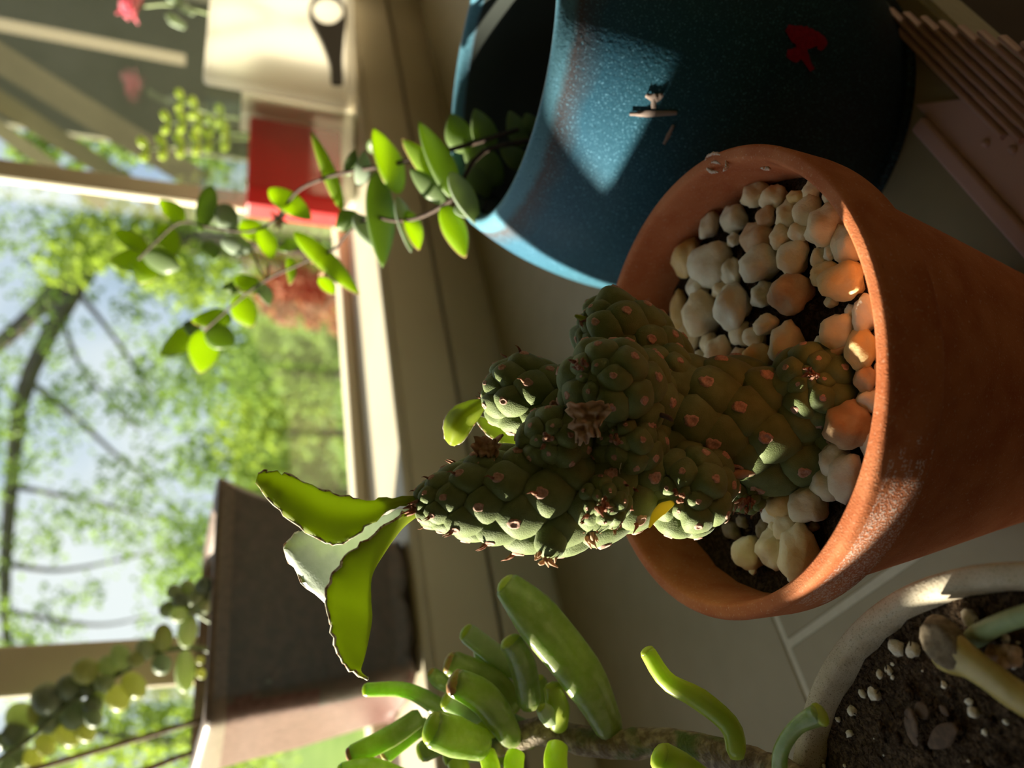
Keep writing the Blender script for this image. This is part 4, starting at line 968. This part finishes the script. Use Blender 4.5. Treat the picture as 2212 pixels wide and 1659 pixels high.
# black loop handle
hp = []
def onface(x, y, b): a, c = along(x, y); return BO + E1 * a + UP * c + E2 * b
outer = catmull([Vector((q[0], q[1], 0)) for q in ((735, 208), (712, 205), (708, 170), (690, 120), (668, 75), (664, 45), (680, 20), (705, 14), (730, 28), (742, 60), (738, 110), (734, 160), (735, 208))], 48)
inner = [Vector((703 + 36 * math.cos(2 * math.pi * i / 48 + 2.2), 52 + 34 * math.sin(2 * math.pi * i / 48 + 2.2), 0)) for i in range(48)]
def near_i(p): return min(range(48), key=lambda i: (inner[i] - p).length)
v, f = [], []
for b in (-.0185, -.0135):
    for q in outer: v.append(onface(q.x, q.y, b))
    ang = [math.atan2(q.y - 52, q.x - 703) for q in outer]
    for a in ang: v.append(onface(703 + 33 * math.cos(a), 52 + 31 * math.sin(a), b))
for k in range(48):
    n_ = (k + 1) % 48
    f += [(k, n_, 48 + n_, 48 + k), (96 + k, 144 + k, 144 + n_, 96 + n_), (k, 96 + k, 96 + n_, n_), (48 + k, 48 + n_, 144 + n_, 144 + k)]
MB().add(v, f).build('loop_handle', 'black_plastic', cb, False, label='black handle with a round hole')

# pink flower and yellow-green sprig behind the box
fl = thing('pink_flower', 'ruffled pink flower on a stem behind the white panel', 'flower', P(410, 30, .86))
fc = P(300, 12, .85)
MB().add(*tube(catmull([Vector((fc.x + .005, .485, ZL)), P(420, 20, .86), fc], 12), .002, 7)).build('stem', 'green_stalk', fl)
rgp = random.Random(4)
for i in range(26):
    a = i * 2.4; el = .1 + 1.2 * (i / 26); d = Vector((math.cos(a) * math.cos(el), math.sin(a) * math.cos(el), math.sin(el)))
    ln = .024 * rgp.uniform(.7, 1.05); sdv = d.cross(UP).normalized()
    pth = [fc, fc + d * ln * .5 + UP * .002, fc + d * ln + UP * rgp.uniform(-.004, .004)]
    MB().add(*tube(catmull(pth, 6), [.002, .005, .006, .0065, .006, .003], 8, [.0008] * 6, d.cross(sdv))).build('petal', 'pink_petal', fl)
for (x, y) in ((400, 60), (420, 30), (395, 10)):
    c = P(x, y, .86); MB().add(*fleshy([c, c + Vector((.004, -.004, .012)), c + Vector((.01, -.006, .02))], [.006, .012, .004], .4)).build('leaf', 'crassula_pale', fl)
sg = thing('yellow_green_sprig', 'small yellow-green leafy sprig standing behind the clear box', 'plant', Vector((.66, .495, ZL)))
def sprig(pts, leaves):
    q = catmull([ONY(p[0], p[1], .494) for p in pts], 16); MB().add(*tube(q, .0012, 6)).build('stem', 'green_stalk', sg)
    for i in range(leaves):
        c = lerp_list(q, .25 + .75 * i / (leaves - 1)); T = (q[-1] - q[0]).normalized()
        for s_ in (-1, 1):
            d = (T.cross(toc(c)) * s_ + T * .5).normalized()
            MB().add(*fleshy([c, c + d * .007, c + d * .013], [.004, .010, .006], .6)).build('leaf', 'finger_leaf_yellow', sg)
sprig([(760, 300, .80), (520, 290, .79), (440, 265, .785), (365, 265, .78)], 6); sprig([(760, 310, .80), (510, 300, .79), (420, 310, .785), (318, 322, .78)], 7); sprig([(760, 280, .80), (480, 250, .79), (395, 218, .785)], 4)

# ================================================================ outdoors
GZ = -1.25
lawn = struct('lawn', *box(-30, 40, .8, 60, GZ - .1, GZ), 'grass')
def leaves_mesh(mb, c, r, n, s, rgx, flat=.8):
    for i in range(n):
        d = Vector((rgx.gauss(0, 1), rgx.gauss(0, 1), rgx.gauss(0, 1))); d = d.normalized() * (rgx.random() ** .45)
        p = c + Vector((d.x * r[0], d.y * r[1], d.z * r[2]))
        a = Vector((rgx.uniform(-1, 1), rgx.uniform(-1, 1), rgx.uniform(-1, 1))).normalized(); b = a.orthogonal().normalized(); cc = a.cross(b)
        w = s * rgx.uniform(.6, 1.3)
        mb.add([p - b * w, p + cc * w * .55 + a * w * .12, p + b * w, p - cc * w * .55 + a * w * .12], [(0, 1, 2, 3)])
    return mb
def tree(label, base, segs, clusters, m, ls, seed, name='tree', group=None):
    t = thing(name, label, 'tree' if name == 'tree' else 'shrub', base, group)
    for i, (pts, r0, r1) in enumerate(segs):
        pth = catmull(pts, 14); MB().add(*tube(pth, [r0 + (r1 - r0) * k / 13 for k in range(14)], 8)).build('trunk' if i == 0 else 'branch', 'bark', t)
    mb = MB(); rgx = random.Random(seed)
    for (c, r, n) in clusters: leaves_mesh(mb, c, r, n, ls, rgx)
    mb.build('foliage', m, t, False, kind='stuff')
    return t
def G(x, y, d): p = P(x, y, d); return Vector((p.x, p.y, GZ))
def cl(x, y, d, rpx, n, k=1.0): r = rpx * d / FPX; return (P(x, y, d), (r * k, r, r * k), n)
# big tree: leaning limb across the top, thin twigs, sparse leaves against the sky
dT = 11
limbs = [([G(300, 560, dT), P(430, 520, dT), P(200, 560, dT), P(60, 690, dT), P(-60, 790, dT)], .20, .10), ([P(200, 560, dT), P(60, 820, dT), P(25, 1050, dT), P(10, 1300, dT), P(30, 1500, dT)], .13, .05),
         ([P(60, 820, dT), P(160, 900, dT), P(260, 990, dT), P(330, 1040, dT)], .05, .015), ([P(25, 1050, dT), P(180, 1080, dT), P(340, 1120, dT)], .045, .012), ([P(15, 1220, dT), P(150, 1230, dT), P(380, 1180, dT)], .045, .012),
         ([P(150, 610, dT), P(240, 720, dT), P(330, 850, dT)], .05, .012), ([P(120, 650, dT), P(180, 800, dT), P(300, 930, dT)], .04, .012), ([P(10, 1320, dT), P(200, 1350, dT), P(330, 1330, dT)], .04, .012)]
rgt = random.Random(12)
cls_ = [cl(rgt.uniform(-60, 420), rgt.uniform(440, 1500), dT + rgt.uniform(-1, 1), rgt.uniform(35, 80), 55) for _ in range(90)] + [cl(60, 480, dT, 90, 160), cl(180, 560, dT, 100, 200), cl(330, 600, dT, 90, 150), cl(100, 1330, dT, 80, 130), cl(-20, 900, dT, 90, 160), cl(-30, 1200, dT, 90, 160), cl(60, 1480, dT, 90, 160), cl(260, 520, dT, 90, 160)]
tree('tall tree with dark leaning limb and sparse leaves against the sky', G(300, 560, dT), limbs, cls_, 'foliage_mid', .055, 1)
tree('bright green leafy tree just beside the bright window upright', G(400, 520, 8), [([G(400, 520, 8), P(500, 520, 8), P(250, 520, 8)], .09, .04)], [cl(230, 500, 8, 90, 420), cl(330, 560, 8, 80, 320), cl(150, 560, 8, 70, 180), cl(420, 600, 8, 90, 380), cl(360, 470, 8, 70, 260)], 'foliage_bright', .06, 2)
tree('bushy tree seen beyond the tall cane and brown planter', G(300, 1600, 7.5), [([G(300, 1600, 7.5), P(420, 1600, 7.5), P(200, 1580, 7.5)], .08, .04)], [cl(230, 1600, 7.5, 110, 420), cl(350, 1560, 7.5, 100, 380), cl(100, 1620, 7.5, 90, 260), cl(420, 1640, 7.5, 100, 300), cl(550, 1600, 7.5, 110, 300)], 'foliage_bright', .055, 3)
sh = [(560, 640, 9, 120, 'foliage_mid'), (600, 800, 8.5, 130, 'foliage_mid'), (560, 930, 8, 120, 'foliage_bright'), (590, 1060, 7.5, 120, 'foliage_bright'), (560, 1200, 8, 130, 'foliage_bright'), (470, 760, 11, 110, 'foliage_mid'), (450, 1000, 10, 90, 'foliage_mid'), (560, 1340, 8, 130, 'foliage_mid'), (440, 1180, 11, 90, 'foliage_mid'), (540, 1480, 8, 120, 'foliage_mid'), (560, 500, 10, 110, 'foliage_bright')]
for i, (x, y, d, r, m) in enumerate(sh):
    c = P(x, y, d); g = Vector((c.x, c.y, GZ)); R_ = r * d / FPX
    cl2 = [(c, (R_ * .8, R_ * .7, R_ * .9), 400), (Vector((c.x, c.y, (c.z + GZ) / 2)), (R_ * .8, R_ * .7, (c.z - GZ) / 2), 400)]
    ys = sorted(q[1] for q in sh if q[4] == m)
    tree(['mid green rounded garden bush', 'bright yellow-green garden bush'][m == 'foliage_bright'] + ', %s counting from the upright beside the clear box' % ORD[ys.index(y)], g, [([g, Vector((g.x, g.y, (c.z + GZ) / 2)), c], .05, .02)], cl2, m, .055, 20 + i, 'garden_bush', ['mid green bushes in the garden', 'yellow-green bushes in the garden'][m == 'foliage_bright'])
rb = P(640, 640, 5); tree('russet red shrub low in the garden behind the trailing succulent', Vector((rb.x, rb.y, GZ)), [([Vector((rb.x, rb.y, GZ)), Vector((rb.x, rb.y, (GZ + rb.z) / 2)), rb], .03, .01)], [(rb, (.22, .2, .26), 360), (rb - UP * .35, (.28, .25, .35), 360)], 'foliage_red', .045, 50, 'red_shrub')
for i, (x, y, d, r) in enumerate(((330, 820, 22, 120), (360, 1200, 27, 120), (350, 500, 26, 120), (380, 1560, 22, 120))):
    c = P(x + 90, y, d); R_ = r * d / FPX
    tree('hazy far tree, %s along the garden end from the upright beside the clear box' % ORD[[1, 2, 0, 3][i]], Vector((c.x, c.y, GZ)), [([Vector((c.x, c.y, GZ)), Vector((c.x, c.y, GZ + 1)), c], .15, .05)], [(c, (R_ * 1.3, R_, R_), 700), (c - UP * R_, (R_ * 1.4, R_, R_), 700)], 'foliage_mid', .14, 70 + i, group='far trees at the end of the garden')
# porch at the right
porch = thing('porch', 'weathered brown timber porch with slanting rafters, seen through the right-hand pane', 'porch', P(300, 60, 3.2))
def beam(a, b, w, m, nm='rafter'):
    A, B_ = P(*a), P(*b); t = (B_ - A).normalized(); s_ = t.cross(toc(A)).normalized(); u_ = s_.cross(t)
    L_ = (B_ - A).length; MB().add(*obox(A, t, s_, u_, 0, L_, -w / 2, w / 2, -w / 2, w / 2)).build(nm, m, porch, False)
A_ = P(-80, 60, 4.2); 
bx0 = P(-120, 250, 4.6); bx1 = P(-120, -500, 4.6); fw = (bx1 - bx0); fw.z = 0; fw.normalize()
v, f = obox(Vector((bx0.x, bx0.y, GZ)), fw, UP.cross(fw), UP, 0, 4, -.04, .04, 0, 3.0); MB().add(v, f).build('porch_wall', 'porch_dark', porch, False)
beam((-120, 30, 3.2), (400, 130, 3.6), .05, 'pale_stone', 'downpipe'); beam((-60, 90, 3.3), (440, 396, 3.9), .12, 'porch_wood'); beam((-60, 180, 3.4), (330, 430, 4.1), .09, 'porch_wood'); beam((-40, 250, 3.4), (220, 440, 4.1), .07, 'porch_wood')
tree('dark green tree close behind the timber porch', G(400, 300, 6.5), [([G(400, 300, 6.5), P(420, 300, 6.5), P(260, 280, 6.5)], .07, .03)], [cl(250, 300, 6.5, 70, 260), cl(360, 290, 6.5, 80, 300), cl(130, 310, 6.5, 60, 160), cl(430, 330, 6.5, 80, 260), cl(60, 330, 6.5, 50, 90), cl(400, 180, 6.5, 60, 160)], 'foliage_mid', .06, 91)
print('tubercles', ntub[0])
